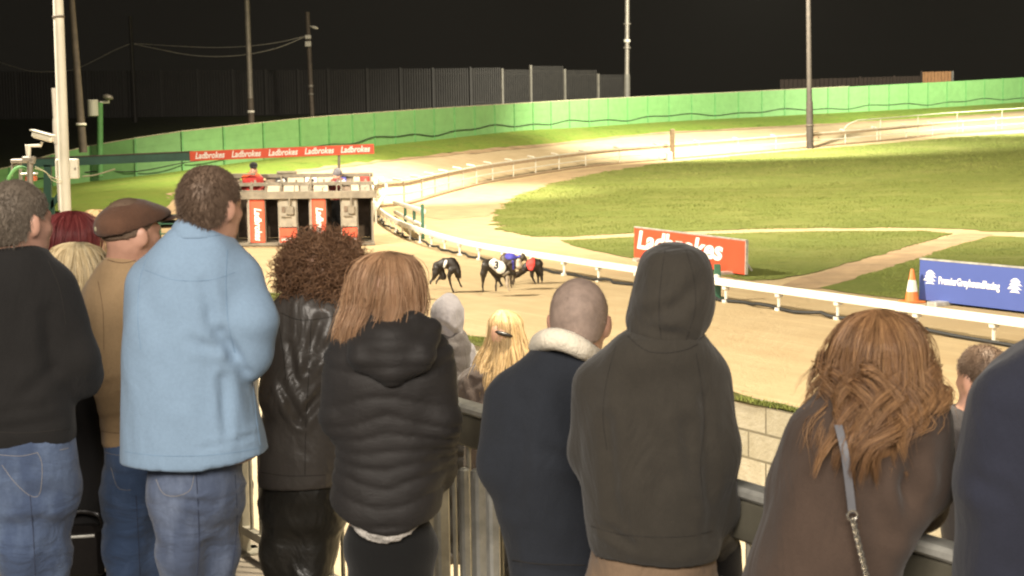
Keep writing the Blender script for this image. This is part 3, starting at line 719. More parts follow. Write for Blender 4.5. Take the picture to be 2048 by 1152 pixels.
_b = G(1620, 297); M_ipole = plain('dark_brown_pole', (.035, .026, .019), .8, var=.3, scale=4)  # dark brown, lowered further to offset the lamp close by
pole('lamp_post', 'tall dark pole on the infield edge crossing in front of green fence', (1615.5, -120), (1620, 297), _b.y, .17, .12, M_ipole, cuffs=((250, .24, .1, M_dpole),), base_mat=M_ipole, base_r=.21, base_y=202)
# fittings
def lamp_head(e, px, py, Y, dx, mat):
    c = wp(px, py, Y) - e.location; mb = MB(); s = Y / 3300.
    mb.ell(c, (8 * s, 4 * s, 3.2 * s), rot=Matrix.Rotation(math.radians(18), 3, 'Y')); mb.build('lamp_head', mat, e, True)
    mb = MB(); mb.tube([wp(px - dx, py - 4, Y) - e.location, c], .03, 5); mb.build('bracket', mat, e)
lamp_head(lp2, 629, 55, 92, 13, M_wbox)
for y in (74, 88):
    c = wp(616, y, 91.7) - lp2.location; mb = MB(); mb.box(c, (.34, .18, .22 if y == 74 else .3), bev=.03); mb.build('box', M_wbox, lp2)
# small overhead wires
M_wire = plain('grey_wire', (.30, .28, .22), .7)
def wirething(pts, Y, label, r=.022):
    q = [wp(x, y, yy) for (x, y), yy in zip(pts, Y)]; mb = MB(); mb.tube(smooth_path(q, 6), r, 5); tag(mb.build('overhead_wire', M_wire, None, True), label, 'wire')
wirething([(615, 71), (560, 84), (500, 92), (430, 95), (350, 92), (268, 87)], [92] * 6, 'upper overhead wire sagging between faint pole and lamp pole', .02)
wirething([(613, 72), (560, 94), (500, 108), (440, 113), (380, 110), (320, 99), (268, 88)], [91.8] * 7, 'lower overhead wire with deeper sag to the same lamp pole', .026)
wirething([(262, 87), (230, 100), (195, 118), (150, 138), (110, 143), (60, 142), (20, 131), (-60, 105)], [91.5] * 8, 'overhead wire running left from the faint pole past the white pole', .026)
# security camera on bracket, camera post with white cylinder
e = empty('security_camera', wp(70, 420, 21)); tag(e, 'white box security camera on a short white stand, far left', 'camera', 'lamp and camera poles'); eo = e.location
def loc(px, py, Y, eo): return wp(px, py, Y) - eo
mb = MB(); a, b = loc(66, 268, 21, eo), loc(106, 279, 20.9, eo); d = (b - a).normalized()
rot = d.to_track_quat('X', 'Z').to_matrix(); mb.box((a + b) / 2, ((b - a).length, .09, .085), rot=rot, bev=.02); hd = mb.build('camera_housing', M_wbox, e)
mb = MB(); mb.box((a + b) / 2 + Vector((0, 0, .05)), ((b - a).length * 1.08, .11, .012), rot=rot); mb.build('sun_shield', M_wbox, hd)
mb = MB(); mb.tube([loc(84, 284, 21, eo), loc(82, 291, 21, eo), loc(52, 292, 21, eo), loc(57, 310, 21, eo)], [.02, .02, .02, .03], 8); mb.tube([loc(57, 291, 21, eo), loc(57, 312, 21, eo)], .03, 8); mb.build('bracket', M_wbox, e, True)
mb = MB(); mb.box(loc(58, 318, 21, eo), (.16, .1, .07), bev=.015); mb.box(loc(64, 323, 21, eo), (.07, .1, .06), bev=.01); mb.build('mount', M_gpole, e)
mb = MB(); mb.tube([loc(60, 322, 21, eo), loc(62, 640, 21, eo)], .04, 8); mb.build('stand', M_gpole, e, True)
e = empty('camera_post', wp(200.5, 352, 72)); tag(e, 'green post with white cylinder and round white lamp behind the green fence', 'post', 'lamp and camera poles'); eo = e.location
mb = MB(); mb.tube([(0, 0, 0), loc(200, 205, 72, eo)], .13, 10); mb.build('post', M_fpost, e, True)
mb = MB(); mb.lathe(loc(186, 216, 71.9, eo), [(.2, -.36), (.235, -.33), (.235, .33), (.2, .36)], 16); mb.build('drum', M_wbox, e, True)
mb = MB(); mb.tube([loc(200, 205, 72, eo), loc(218, 204, 72, eo), loc(217, 199, 72, eo)], .06, 8); mb.build('arm', M_wbox, e, True)
mb = MB(); mb.ell(loc(216, 194.5, 72, eo), (.24, .2, .13), rot=Matrix.Rotation(math.radians(14), 3, 'Y')); mb.build('lamp_head', M_gpole, e, True)

# overhead beam with red banner -------------------------------------------------
M_beam = plain('teal_painted_beam', (.028, .085, .06), .5, var=.2, scale=3)
M_red = plain('red_banner', (.62, .075, .03), .5, var=.06, scale=2, bmp=.05)
M_letter = plain('white_lettering', (.85, .83, .78), .5, var=.02, bmp=0)
YB = 45.0
g = empty('overhead_gantry', wp(97, 440, YB)); tag(g, 'teal overhead beam on a braced post reaching over the track', 'gantry'); go = g.location
L = lambda x, y, Y=YB: wp(x, y, Y) - go
def beam(mb, a, b, h, d=.12):
    v = b - a; mb.box((a + b) / 2, (v.length, d, h), rot=Matrix((v.normalized(), Vector((0, 1, 0)), v.normalized().cross(Vector((0, 1, 0))))).transposed())
mb = MB(); beam(mb, L(40, 327), L(385, 312), .235); mb.build('beam', M_beam, g)
mb = MB(); beam(mb, L(40, 318), L(385, 303), .03, .2); mb.build('flange', M_dpole, g)
mb = MB(); beam(mb, L(95, 436), L(96, 330), .20); bb = mb.build('post', M_beam, g)
mb = MB(); beam(mb, L(92, 425), L(135, 370), .14, .1); beam(mb, L(100, 455), L(97, 395), .30, .1); mb.build('brace', M_beam, g)
bn = empty('banner', wp(564, 306, YB - .1)); tag(bn, 'long thin red banner with white lettering hanging over the traps', 'banner'); bo = bn.location
a, b = wp(380, 312.5, YB - .1) - bo, wp(748, 297.5, YB - .1) - bo
mb = MB(); beam(mb, a, b, .262, .03); mb.build('board', M_red, bn)
xa = (b - a).normalized(); up_ = Vector((0, -1, 0)).cross(xa) * -1
if up_.z < 0: up_ = -up_
for k in range(5):
    c = a + (b - a) * ((.028, .225, .425, .622, .818)[k]) + Vector((0, -.022, 0)); text('Ladbrokes', .235, frame(c, xa, up_), M_letter, bn, shear=.25, off=.006, sx=.80)
mb = MB(); mb.tube([wp(678, 303, YB) - bo, wp(678, 348, YB) - bo, wp(679, 430, YB) - bo], .035, 6); mb.build('support_pole', M_gpole, bn)
# clutter of the starter's stand at far left: green hoop, cables
mb = MB(); pts = [wp(x, y, 21.5) for x, y in ((12, 420), (14, 372), (20, 352), (34, 336), (50, 337), (62, 350), (70, 362))]; mb.tube(smooth_path(pts), .022, 8); tag(mb.build('cable_hoop', M_fpost, None, True), 'curved green hoop of cable behind the grey haired man', 'hoop')
e = empty('equipment_box', wp(40, 322, 22)); tag(e, 'dark lamp unit on the beam end above the green hoop', 'lamp'); eo = e.location
mb = MB(); mb.box((0, 0, 0), (.22, .15, .06), bev=.015); mb.tube([(-.1, 0, 0), (-.12, 0, -.2)], .015, 6); mb.build('housing', M_gpole, e)
mb = MB(); mb.tube([(0, 0, -.03), (0, 0, -2.2)], .025, 6); mb.build('stand', M_gpole, e)
e = empty('equipment_box', wp(62, 352, 21.2)); tag(e, 'small red box under a steel lid behind the grey haired man', 'box')
mb = MB(); mb.box((0, 0, -.03), (.13, .12, .07), bev=.01); mb.build('box', plain('red_plastic', (.40, .10, .04), .5), e)
mb = MB(); mb.box((-.02, 0, .03), (.2, .14, .025), bev=.01); mb.build('lid', M_steel, e); mb = MB(); mb.tube([(0, 0, -.06), (0, 0, -1.9)], .02, 6); mb.build('stand', M_gpole, e)
# loose pale cable hanging under the beam
mb = MB(); mb.tube(smooth_path([wp(x, y, 44.5) for x, y in ((165, 353), (190, 350), (215, 343), (230, 338))]), .02, 5); tag(mb.build('loose_cable', M_cap, None, True), 'pale cable end stretching right below the teal beam', 'cable')
# low green crowd barrier on the far side of the cap man
e = empty('metal_barrier', G(318, 480)); tag(e, 'low dark green rail barrier on sand right of flat cap', 'barrier'); eo = e.location
mb = MB()
for z in (.15, .4, .62): mb.tube([(-1.6, .2, z), (.75, 0, z)], .02, 6)
mb.build('rails', M_greenp, e, True)
for x in (-1.6, -.8, 0, .72):
    mb = MB(); mb.box((x, .1, .33), (.07, .07, .7)); mb.build('post', M_greenp, e)

# banners on the infield ---------------------------------------------------------
def infield_banner(name, p0, p1, h, lean, mat, label):
    """p0,p1 ground points of the lower edge"""
    e = empty(name, p0); tag(e, label, 'banner'); v = p1 - p0; v.z = 0; d = v.normalized(); nn = Vector((d.y, -d.x, 0)); up = (Vector((0, 0, 1)) - nn * lean).normalized()
    F = frame(Vector((0, 0, .04)), d, up); mb = MB(); mb.box((v.length / 2, h / 2, -.02), (v.length, h, .04)); o = mb.build('board', mat, e); o.matrix_local = F
    mb = MB(); mb.box((v.length / 2, h + .012, -.02), (v.length + .02, .025, .05)); mb.box((v.length + .012, h / 2, -.02), (.025, h, .05)); o = mb.build('frame', M_steel, e); o.matrix_local = F
    for t in (.12, .88):
        mb = MB(); q = d * v.length * t; mb.box(q + Vector((0, 0, .03)) - nn * -.0, (.2, .5, .06), math.atan2(d.y, d.x)); mb.tube([q + Vector((0, 0, .5)) - nn * .12, q - nn * .45 + Vector((0, 0, .05))], .02, 6); mb.build('foot', M_steel, e)
    return e, d, up, v.length, F
p0, p1 = G(1268, 518), G(1490, 554)
e, d, up, Lb, F = infield_banner('banner', p0, p1, .60, .02, M_red, 'red infield banner with white lettering behind the hooded man')
text('Ladbrokes', .50, F @ Matrix.Translation((.12, .35, .004)), M_letter, e, shear=.18, off=.016, sx=1.68)
M_blue = plain('blue_banner', (.065, .10, .33), .5, var=.05, scale=2, bmp=.05)
p0, p1 = G(1838, 604), UN(0, 0)
dirb = (G(2048, 629) - p0); p1 = p0 + dirb * 2.1
e, d, up, Lb, F = infield_banner('banner', p0, p1, .605, .02, M_blue, 'blue infield banner with white emblem and lettering at right edge')
def emblem(x):
    mb = MB()
    for k, (y, w_, t, off) in enumerate([(.085, .20, .05, .03), (.035, .25, .055, .01), (-.02, .27, .06, -.02), (-.07, .19, .05, .03)]):
        pts = []
        n = 8
        for i in range(n + 1): u = i / n; pts.append((x + off + w_ * u, y + .03 * math.sin(u * math.pi) + t * .5 * math.sin(math.pi * min(1, u * 1.15)) ** .8 * (1 if u < .87 else (1 - u) * 6)))
        bot = [(x + off + w_ * i / n, y + .03 * math.sin(i / n * math.pi) - t * .45 * math.sin(math.pi * i / n)) for i in range(n, -1, -1)]
        ring = pts + bot; V = [(p, q, .006) for p, q in ring] + [(p, q, 0) for p, q in ring]; m_ = len(ring)
        mb.add(V, [tuple(range(m_))] + [(i, i + m_, (i + 1) % m_ + m_, (i + 1) % m_) for i in range(m_)])
    o = mb.build('emblem', M_letter, e); o.matrix_local = F @ Matrix.Translation((0, .32, 0))
for k in range(3):
    x = .10 + k * 1.66; emblem(x); text('PremierGreyhoundRacing', .15, F @ Matrix.Translation((x + .30, .315, .004)), M_letter, e, off=.005, sx=.76)
# traffic cone
p = G(1824, 605); e = empty('traffic_cone', p); tag(e, 'orange traffic cone with white sleeve beside the blue banner', 'cone')
M_or = plain('orange_plastic', (.62, .18, .04), .5, var=.1)
mb = MB(); mb.lathe((0, 0, 0), [(.11, .03), (.105, .05), (.028, .50), (.02, .51)], 16); mb.build('cone_body', M_or, e, True)
mb = MB(); mb.lathe((0, 0, 0), [(.086, .17), (.084, .175), (.056, .34), (.054, .345)], 16); mb.build('reflective_sleeve', M_white, e, True)
mb = MB(); mb.box((0, 0, .015), (.3, .3, .03), .3, bev=.008); mb.build('base', M_or, e)
# white marker on the red banner's corner side
# crowd barrier in front of the spectators --------------------------------------
M_bar = plain('barrier_steel', (.36, .34, .28), .5, metal=.35, var=.3, scale=7)
M_rail = plain('barrier_handrail', (.125, .115, .085), .5, var=.25, scale=5)
bar_me = None
def crowd_barrier(u0, u1, label):
    global bar_me
    z0, z1 = .72, 1.80; n = 2.76; e = empty('crowd_barrier', UN((u0 + u1) / 2, n, z0)); tag(e, label, 'barrier', 'crowd barriers along the terrace front'); eo = e.location; yaw = math.atan2(UD.y, UD.x)
    c = UN((u0 + u1) / 2, n) - Vector((eo.x, eo.y, 0)); Ls = u1 - u0
    mb = MB(); mb.box(c + Vector((0, 0, z1 - z0 - .02)), (Ls - .01, .075, .035), yaw, bev=.01); mb.build('handrail', M_steel, e)
    mb = MB(); mb.box(c + Vector((0, 0, z1 - z0 - .10)), (Ls - .01, .045, .12), yaw, bev=.008); mb.build('fascia', M_rail, e)
    mb = MB(); mb.box(c + Vector((0, 0, .12)), (Ls - .01, .04, .04), yaw); mb.build('lower_rail', M_bar, e)
    for u in (u0 + .05, u1 - .05):
        mb = MB(); q = UN(u, n) - Vector((eo.x, eo.y, 0)); mb.box(q + Vector((0, 0, .46)), (.05, .05, .96), yaw, bev=.008); mb.box(q + Vector((0, 0, .006)), (.16, .16, .012), yaw); mb.build('post', M_bar, e)
    k = int((Ls - .2) / .115)
    for i in range(k):
        q = UN(u0 + .1 + (Ls - .2) * (i + .5) / k, n) - Vector((eo.x, eo.y, 0)) + Vector((0, 0, .53))
        if bar_me is None:
            mb = MB(); mb.tube([(0, 0, -.40), (0, 0, .40)], .0095, 7); o = mb.build('bar', M_bar, e, True); bar_me = o.data
        else: o = bpy.data.objects.new('bar', bar_me); COL.objects.link(o); o.parent = e
        o.location = q
us = [1.2, 3.35, 5.42, 7.5, 9.6, 11.7]
us = [1.2, 3.4, 5.47, 7.6, 9.7, 11.8]
lab = ['dark barrier length nearest the camera before the brown coat woman', 'barrier length before the hooded man and the shaven headed man', 'barrier length before the quilted coat and leather jacket women', 'barrier length beyond the man in light blue', 'barrier length beyond the man in the flat cap']
for i in range(5): crowd_barrier(us[i], us[i + 1], lab[i])
# paired galvanised gate posts at the gap
for k, (u, w_) in enumerate(((4.82, .05), (4.93, .035), (4.73, .04))):
    mb = MB(); mb.box((0, 0, .46), (w_, w_, .92 - .03 * k), math.atan2(UD.y, UD.x), bev=.008); mb.box((0, 0, .90 - .03 * k), (w_ * .8, w_ * .8, .02)); o = mb.build('gate_post', M_steel); o.location = UN(u, 2.60, .72)
    tag(o, ['thickest galvanised gate post, middle of three beside the navy jumper', 'galvanised gate post nearest the quilted coat', 'galvanised gate post touching the navy jumper'][k], 'post')

# grass blades over the infield and along the mossy wall top -------------------------
def THv(x, y):
    a = (.035 * (y - 80) + .02 * x) / .25
    return .25 * np.logaddexp(0, np.minimum(a, 300))
def inpoly(px, py, poly):
    r = np.zeros(len(px), bool); n = len(poly)
    for i in range(n):
        x0, y0 = poly[i]; x1, y1 = poly[(i + 1) % n]
        if y0 == y1: continue
        c = ((y0 > py) != (y1 > py)) & (px < (x1 - x0) * (py - y0) / (y1 - y0) + x0); r ^= c
    return r
def blades(name, base, hgt, wid, mat, seed):
    rg = np.random.default_rng(seed); n = len(base); a = rg.uniform(0, 6.28, n); w_ = (wid * rg.uniform(.6, 1.4, n))[:, None]; h_ = hgt * rg.uniform(.5, 1.3, n)
    sd = np.stack([np.cos(a), np.sin(a), 0 * a], 1) * w_; ln = np.stack([rg.normal(0, .45, n), rg.normal(0, .45, n), np.ones(n)], 1) * h_[:, None]
    V = np.stack([base - sd, base + sd, base + ln], 1).reshape(-1, 3); F = np.arange(n * 3).reshape(-1, 3)
    return tag(mesh_np(name, V, F, mat, smooth=False), kind='stuff')
def blademat(name, c1, c2, c3):
    m, nt, b = new_mat(name); g = N(nt, 'ShaderNodeNewGeometry'); nt.links.new(ramp(nt, g.outputs['Random Per Island'], [(0, c1), (.5, c2), (1, c3)]), b.inputs['Base Color']); b.inputs['Roughness'].default_value = .9; b.inputs['Specular IOR Level'].default_value = .1; return m
M_bl = blademat('grass_blades', (.125, .155, .036), (.17, .20, .048), (.21, .225, .065))
def infield_blades():
    rg = np.random.default_rng(5); pa = [(2048, 266), (1917, 274), (1782, 286), (1617, 299), (1408, 318), (1300, 330), (1202, 345), (1109, 366), (1040, 390), (1005, 410), (985, 430), (990, 449), (1010, 463), (1060, 474), (1140, 474), (1240, 468), (1500, 459), (1650, 456), (1850, 456), (1940, 460), (2048, 466)]
    pb = [(1120, 481), (1240, 476), (1500, 466), (1650, 463), (1850, 462), (1905, 468), (1790, 502), (1650, 540), (1560, 560), (1500, 562), (1400, 545), (1330, 531), (1240, 513), (1165, 497)]
    pc = [(1985, 473), (2048, 475), (2060, 625), (1850, 603), (1740, 592), (1645, 577), (1700, 560), (1780, 535), (1850, 512), (1930, 486)]
    px = rg.uniform(980, 2060, 190000); py = rg.uniform(262, 630, 190000); px = px + rg.normal(0, 2.5, len(px)); k = inpoly(px, py, pa) | inpoly(px, py, pb) | inpoly(px, py, pc)
    px, py = px[k] + rg.normal(0, 2.0, k.sum()), py[k] + rg.normal(0, 1.2, k.sum()); F_, R_, U_ = [np.array(v) for v in (FWD, RIGHT, UP)]
    d = F_ + ((px - 1024) / FPX)[:, None] * R_ + ((576 - py) / FPX)[:, None] * U_; lo = np.full(len(px), 3.0); hi = np.full(len(px), 300.0)
    for _ in range(34):
        m = (lo + hi) / 2; up = CAMZ + d[:, 2] / d[:, 1] * m - THv(d[:, 0] / d[:, 1] * m, m) > 0; lo = np.where(up, m, lo); hi = np.where(up, hi, m)
    base = d / d[:, 1:2] * lo[:, None]; base[:, 2] = THv(base[:, 0], base[:, 1]) + .01
    cl = fbm(base * .9, 31, 3); keep = cl > -.55; base, cl = base[keep], cl[keep]; sc = np.clip(base[:, 1] / 30, 1, 2.6)
    blades('grass', base, .015 * sc * (1 + .7 * np.clip(cl, 0, 1)), .007 * sc, M_bl, 6)
infield_blades()
def wall_blades():
    rg = np.random.default_rng(8); u = rg.uniform(2, 45, 26000); n = 8.19 + rg.beta(1.3, 2.2, 26000) * .2; k = fbm(np.stack([u * .8, u * 0, u * 0], 1), 3, 3) > -.5; u, n = u[k], n[k]
    z = np.interp(n, [8.17, 8.27, 8.36, 8.42], [.50, .52, .38, .03]); base = u[:, None] * np.array(UD)[None] + n[:, None] * np.array(ND)[None]; base[:, 2] = z
    blades('verge_grass', base, .035, .005, M_bl, 9)
wall_blades()
# ================================================================== STARTING TRAPS
M_trap = plain('grey_trap_panels', (.19, .16, .115), .7, var=.3, scale=5)
M_trapl = plain('pale_trap_panels', (.26, .225, .17), .7, var=.22, scale=5)
M_trapd = plain('dark_trap_inside', (.16, .115, .08), .9, var=.4, scale=5)
M_roofw = plain('white_roof_panels', (.46, .39, .28), .6, var=.2, scale=4)
M_trapred = plain('trap_red_panel', (.62, .085, .035), .55, var=.08)
M_num = plain('white_number', (.8, .78, .74), .5, bmp=0, var=.02); M_numd = plain('black_number', (.02, .02, .02), .5, bmp=0)
s_ = 38.8 / 3300
FL, FR = G(383, 494), G(747, 491)
tr = empty('starting_traps', FL, 0); tag(tr, 'grey and red greyhound starting traps across the sand track', 'starting traps')
vx = (FR - FL); vx.z = 0; LT = vx.length; X_ = vx.normalized(); Yb = Vector((-X_.y, X_.x, 0)); tr.rotation_euler.z = math.atan2(X_.y, X_.x)
# local: x along the front, y back, z up
HT, DT, HB = 1.12, 1.75, 1.50
pitch_ = LT / 6.0 * .985
mb = MB(); mb.box((LT / 2, DT / 2, .045), (LT + .08, DT, .07), bev=.01); mb.build('floor_frame', M_trap, tr)
for x in (0, LT):
    mb = MB(); mb.add([(x - .02, .03, .08), (x + .02, .03, .08), (x + .02, DT, .08), (x - .02, DT, .08), (x - .02, .03, HT), (x + .02, .03, HT), (x + .02, DT, HB), (x - .02, DT, HB)], [(3, 2, 1, 0), (4, 5, 6, 7), (0, 1, 5, 4), (1, 2, 6, 5), (2, 3, 7, 6), (3, 0, 4, 7)]); mb.build('side_panel', M_trap, tr)
mb = MB(); mb.box((LT / 2, DT - .01, (HB + .08) / 2), (LT, .03, HB - .09)); mb.build('back_panel', M_trapd, tr)
ops = [(717, 746), (655, 685), (597, 622), (533, 560), (470, 498), (412, 438)]
cx = lambda px: (px - 383) / (747 - 383) * LT
for a, b in ops:
    for q in (cx(a), cx(b)):
        mb = MB(); mb.add([(q - .012, .06, .08), (q + .012, .06, .08), (q + .012, DT - .03, .08), (q - .012, DT - .03, .08), (q - .012, .06, HT - .03), (q + .012, .06, HT - .03), (q + .012, DT - .03, HB - .06), (q - .012, DT - .03, HB - .06)], [(3, 2, 1, 0), (4, 5, 6, 7), (0, 1, 5, 4), (1, 2, 6, 5), (2, 3, 7, 6), (3, 0, 4, 7)]); mb.build('divider', M_trapl, tr)
cols = [(622, 655, 'r'), (498, 533, 'r'), (685, 717, 'g'), (560, 597, 'g'), (438, 470, 'g'), (383, 412, 'r')]
for a, b, k in cols:
    x0, x1 = cx(a) + .015, cx(b) - .015; w_ = x1 - x0; xm = (x0 + x1) / 2
    if k == 'r':
        mb = MB(); mb.box((xm, .03, (HT + .08) / 2), (w_, .05, HT - .10), bev=.008); pn = mb.build('front_panel', M_trapred, tr)
        mb = MB(); mb.box((x0 + .02, .0, (HT + .08) / 2), (.035, .06, HT - .1)); mb.build('edge', M_trapl, pn)
        F = frame((xm + .03, -.0, HT - .22), (0, 0, -1), (1, 0, 0)); text('Ladbrokes', .23, F, M_letter, pn, shear=.25, off=.006, sx=.78)
        pn.children[-1].location.y = -.002
    else:
        mb = MB(); mb.box((xm, .03, .08 + .17), (w_, .05, .34), bev=.008); pn = mb.build('front_panel', M_trapred, tr)
        text('Ladbrokes', .10, frame((x0 + .04, .002, .16), (1, 0, 0), (0, 0, 1)), M_letter, pn, shear=.2, off=.003, sx=.68)
        mb = MB(); mb.box((xm, .04, .42 + (HT - .42) / 2), (w_, .04, HT - .46), bev=.008); gp_ = mb.build('grey_panel', M_trapl, tr)
        mb = MB(); mb.box((xm - w_ * .25, .012, .86), (.08, .03, .13)); mb.build('slot', M_trapd, gp_)
        mb = MB(); mb.box((xm + w_ * .12, -.01, .84), (w_ * .45, .06, .20), bev=.01); mb.tube([(xm + .05, -.02, .9), (xm + .05, -.04, HT + .02)], .03, 6); mb.box((xm - .05, -.01, .70), (w_ * .55, .03, .03)); mb.build('latch', M_trap, gp_)
# front header and roof rails
mb = MB(); mb.box((LT / 2, -.01, HT + .03), (LT + .2, .10, .09), bev=.01); mb.build('header', M_trap, tr)
slope = math.atan2(HB - HT, DT)
def roofpt(x, t, lift=0): return Vector((x, DT * t, HT + .06 + (HB - HT) * t + lift))
def roofpanel(name, x0, x1, t0, t1, mat, parent, lift=0.0, th=.03):
    mb = MB(); V = [roofpt(x0, t0, lift), roofpt(x1, t0, lift), roofpt(x1, t1, lift), roofpt(x0, t1, lift)]; V += [v + Vector((0, 0, th)) for v in V]
    mb.add(V, [(3, 2, 1, 0), (4, 5, 6, 7), (0, 1, 5, 4), (1, 2, 6, 5), (2, 3, 7, 6), (3, 0, 4, 7)]); return mb.build(name, mat, parent)
cc = {1: plain('red_plate', (.55, .04, .03), .5), 2: plain('blue_plate', (.06, .07, .38), .5), 3: plain('white_plate', (.70, .66, .62), .5), 4: plain('black_plate', (.02, .02, .02), .5), 5: plain('orange_plate', (.65, .2, .04), .5), 6: plain('striped_plate', (.5, .5, .48), .5)}
for num, (u0, u1) in {4: (553, 576), 3: (614, 638), 2: (676, 698), 1: (728, 747)}.items():
    pl = roofpanel('number_plate', cx(u0), cx(u1), .54, .90, cc[num], tr)
    text(str(num), .38, frame(roofpt(cx(u0) + .05, .72, .034), (1, 0, 0), (0, DT, HB - HT)), M_numd if num == 3 else M_num, pl, name='number', off=.014, extrude=.002)
for k, (u0, u1) in enumerate(((578, 611), (640, 673), (713, 726))): roofpanel('roof_panel', cx(u0), cx(u1), .54, .90, M_roofw, tr)
for k, (u0, u1) in enumerate(((538, 566), (571, 601), (604, 627), (631, 660), (706, 722), (725, 745))): roofpanel('roof_panel', cx(u0), cx(u1), .06, .46, M_trapl if k in (2, 5) else M_roofw, tr)
for a_, b_ in ((-.02, cx(478)), (cx(532), cx(662)), (cx(688), LT + .02)): roofpanel('roof_base', a_, b_, 0, 1, M_trapd, tr, lift=-.04, th=.03)
for t_, h_, w_ in ((.0, .10, .12), (.5, .09, .10), (.96, .10, .14)):
    mb = MB(); c = roofpt(LT / 2, t_, .05); mb.box(c, (LT + .16, w_, h_), bev=.01); mb.build('roof_rail', M_trap, tr)
for k_ in range(13):
    mb = MB(); xx = LT * (k_ + .5) / 13; mb.tube([roofpt(xx, .02, .06), roofpt(xx, .02, .17 + .05 * (k_ % 3)), roofpt(xx + .05, .06, .17 + .05 * (k_ % 3))], .014, 5); mb.box(roofpt(xx + .04, .5, .12), (.05, .09, .07)); mb.build('door_latch', M_trap if k_ % 2 else M_trapl, tr)
for k_ in range(7):
    mb = MB(); xx = LT * k_ / 6; mb.tube([roofpt(xx, .02, .08), roofpt(xx, .96, .08)], .022, 5); mb.build('roof_strut', M_trap, tr)
mb = MB(); mb.box(roofpt(LT * .53, .96, .13), (.5, .2, .07), bev=.02); mb.build('motor_box', M_trap, tr)
mb = MB(); mb.tube([(0, -.02, HT + .18), (LT * .42, -.02, HT + .18)], .02, 6); mb.tube([(0, .9, HT + .55), (LT * .36, .9, HT + .55)], .02, 6); mb.tube([(LT * .2, .9, HT + .2), (LT * .2, .9, HT + .56)], .02, 6); mb.build('safety_rail', M_trap, tr, True)
for x in (.3, LT * .5, LT - .3):
    mb = MB(); mb.tube([(x - .04, DT * .3, .1), (x + .04, DT * .3, .1)], .1, 14); mb.build('wheel', M_trapd, tr, True)

def bake_text(root):
    for o in list(root.children_recursive):
        if o.type == 'FONT':
            dg = bpy.context.evaluated_depsgraph_get(); me = bpy.data.meshes.new_from_object(o.evaluated_get(dg)); nm = o.name; par = o.parent; ml = o.matrix_local.copy(); bpy.data.objects.remove(o)
            n = bpy.data.objects.new(nm, me); COL.objects.link(n); n.parent = par; n.matrix_local = ml
bpy.context.view_layer.update(); bake_text(tr)
KSH = -.22
for o in tr.children_recursive:
    for v in o.data.vertices:
        q = o.matrix_local @ v.co; q.x += KSH * q.y; v.co = q
    o.matrix_local = Matrix.Identity(4)
# ================================================================== GREYHOUNDS
M_gb = hairmat('black_dog_coat', (.018, .013, .010), (.022, .017, .013), (.035, .028, .02), .5)
M_gbr = hairmat('brindle_dog_coat', (.05, .035, .022), (.08, .06, .04), (.14, .11, .08), .5)
M_pale = plain('pale_dog_coat', (.42, .35, .27), .6)
M_jw = plain('white_race_jacket', (.72, .70, .66), .7, var=.05); M_jb = plain('blue_race_jacket', (.06, .055, .36), .7); M_jr = plain('red_race_jacket', (.58, .04, .03), .7)
def dog(label, Y, S, spec, coat, jacket=None, jmat=None, ground=None, number=None, patch=None):
    """S: zoomed-pixel converter; spec: chains of (zx, zy, dy, r_px)"""
    def W(zx, zy, dy=0): return P(820 + zx / 6.4, 460 + zy / 6.4, Y + dy)
    k = Y / FPX / 6.4; c0 = W(*spec['at']); gz = TH(c0.x, c0.y)
    e = empty('greyhound', (c0.x, Y, gz)); tag(e, label, 'dog', 'greyhounds racing along the rail')
    pr = []
    for ch in spec['chains']:
        for a, b in zip(ch[:-1], ch[1:]): pr.append(Cap(W(*a[:3]), W(*b[:3]), a[3] * k, b[3] * k, k=.035 if max(a[3], b[3]) > 30 else .018))
    V, F = sdf(pr, .0125, disp=lambda V, n: .003 * fbm(V * 30, 3, 2)); body = mesh_np('body', V, F, coat, e, True, e.location)
    hd = spec['head']; hx = W(*hd[0][:3]); hn = W(*hd[1][:3])
    ear = MB()
    for s in (-1, 1): ear.ell((hx - e.location) + Vector((0.0, s * .035, .035)), (.035, .012, .018), 8, 6, Matrix.Rotation(.5, 3, 'Y'))
    ear.build('ears', coat, e, True)
    em = MB()
    mid = hx.lerp(hn, .35) - e.location
    for s in (-1, 1): em.ell(mid + Vector((0.0, s * .03, .012)), (.009, .009, .009), 8, 6)
    em.build('eyes', M_cable, e, True)
    for (pl, mat) in (patch or []):
        V, F = sdf([Cap(W(*a[:3]), W(*b[:3]), a[3] * k, b[3] * k, k=.03) for a, b in zip(pl[:-1], pl[1:])], .0125); mesh_np('pale_patch', V, F, mat, e, True, e.location)
    for jk, mt in (jacket or []):
        reg = [Cap(W(*a[:3]) * 1.0, W(*b[:3]) * 1.0, a[3] * k, b[3] * k) for a, b in zip(jk[:-1], jk[1:])]
        def cutj(Q, reg=reg):
            out = None
            for c_ in reg:
                yy = (c_.a[1] + c_.b[1]) / 2; q2 = Q.copy(); q2[..., 1] = c_.a[1] + 0 * q2[..., 1]; c2 = Cap(c_.a, (c_.b[0], c_.a[1], c_.b[2]), c_.ra, c_.rb); f_ = c2.f(q2); out = f_ if out is None else np.minimum(out, f_)
            return np.maximum(out, Q[..., 1] - (c0.y + .12))
        bodyp = [Cap(c_.a, c_.b, c_.ra + .014, c_.rb + .014, k=c_.k) for c_ in pr]
        V, F = sdf(bodyp, .01, cuts=[cutj], disp=lambda V, n: .003 * fbm(V * 25, 5, 2)); j = mesh_np('race_jacket', V, F, mt, e, True, e.location)
    if number:
        t, zx, zy, dy, sz = number; c = W(zx, zy, dy) - e.location; text(t, sz, frame(c, (1, .0, -.1), (.15, 0, 1)), M_numd, j, name='number', off=.008)
    return e
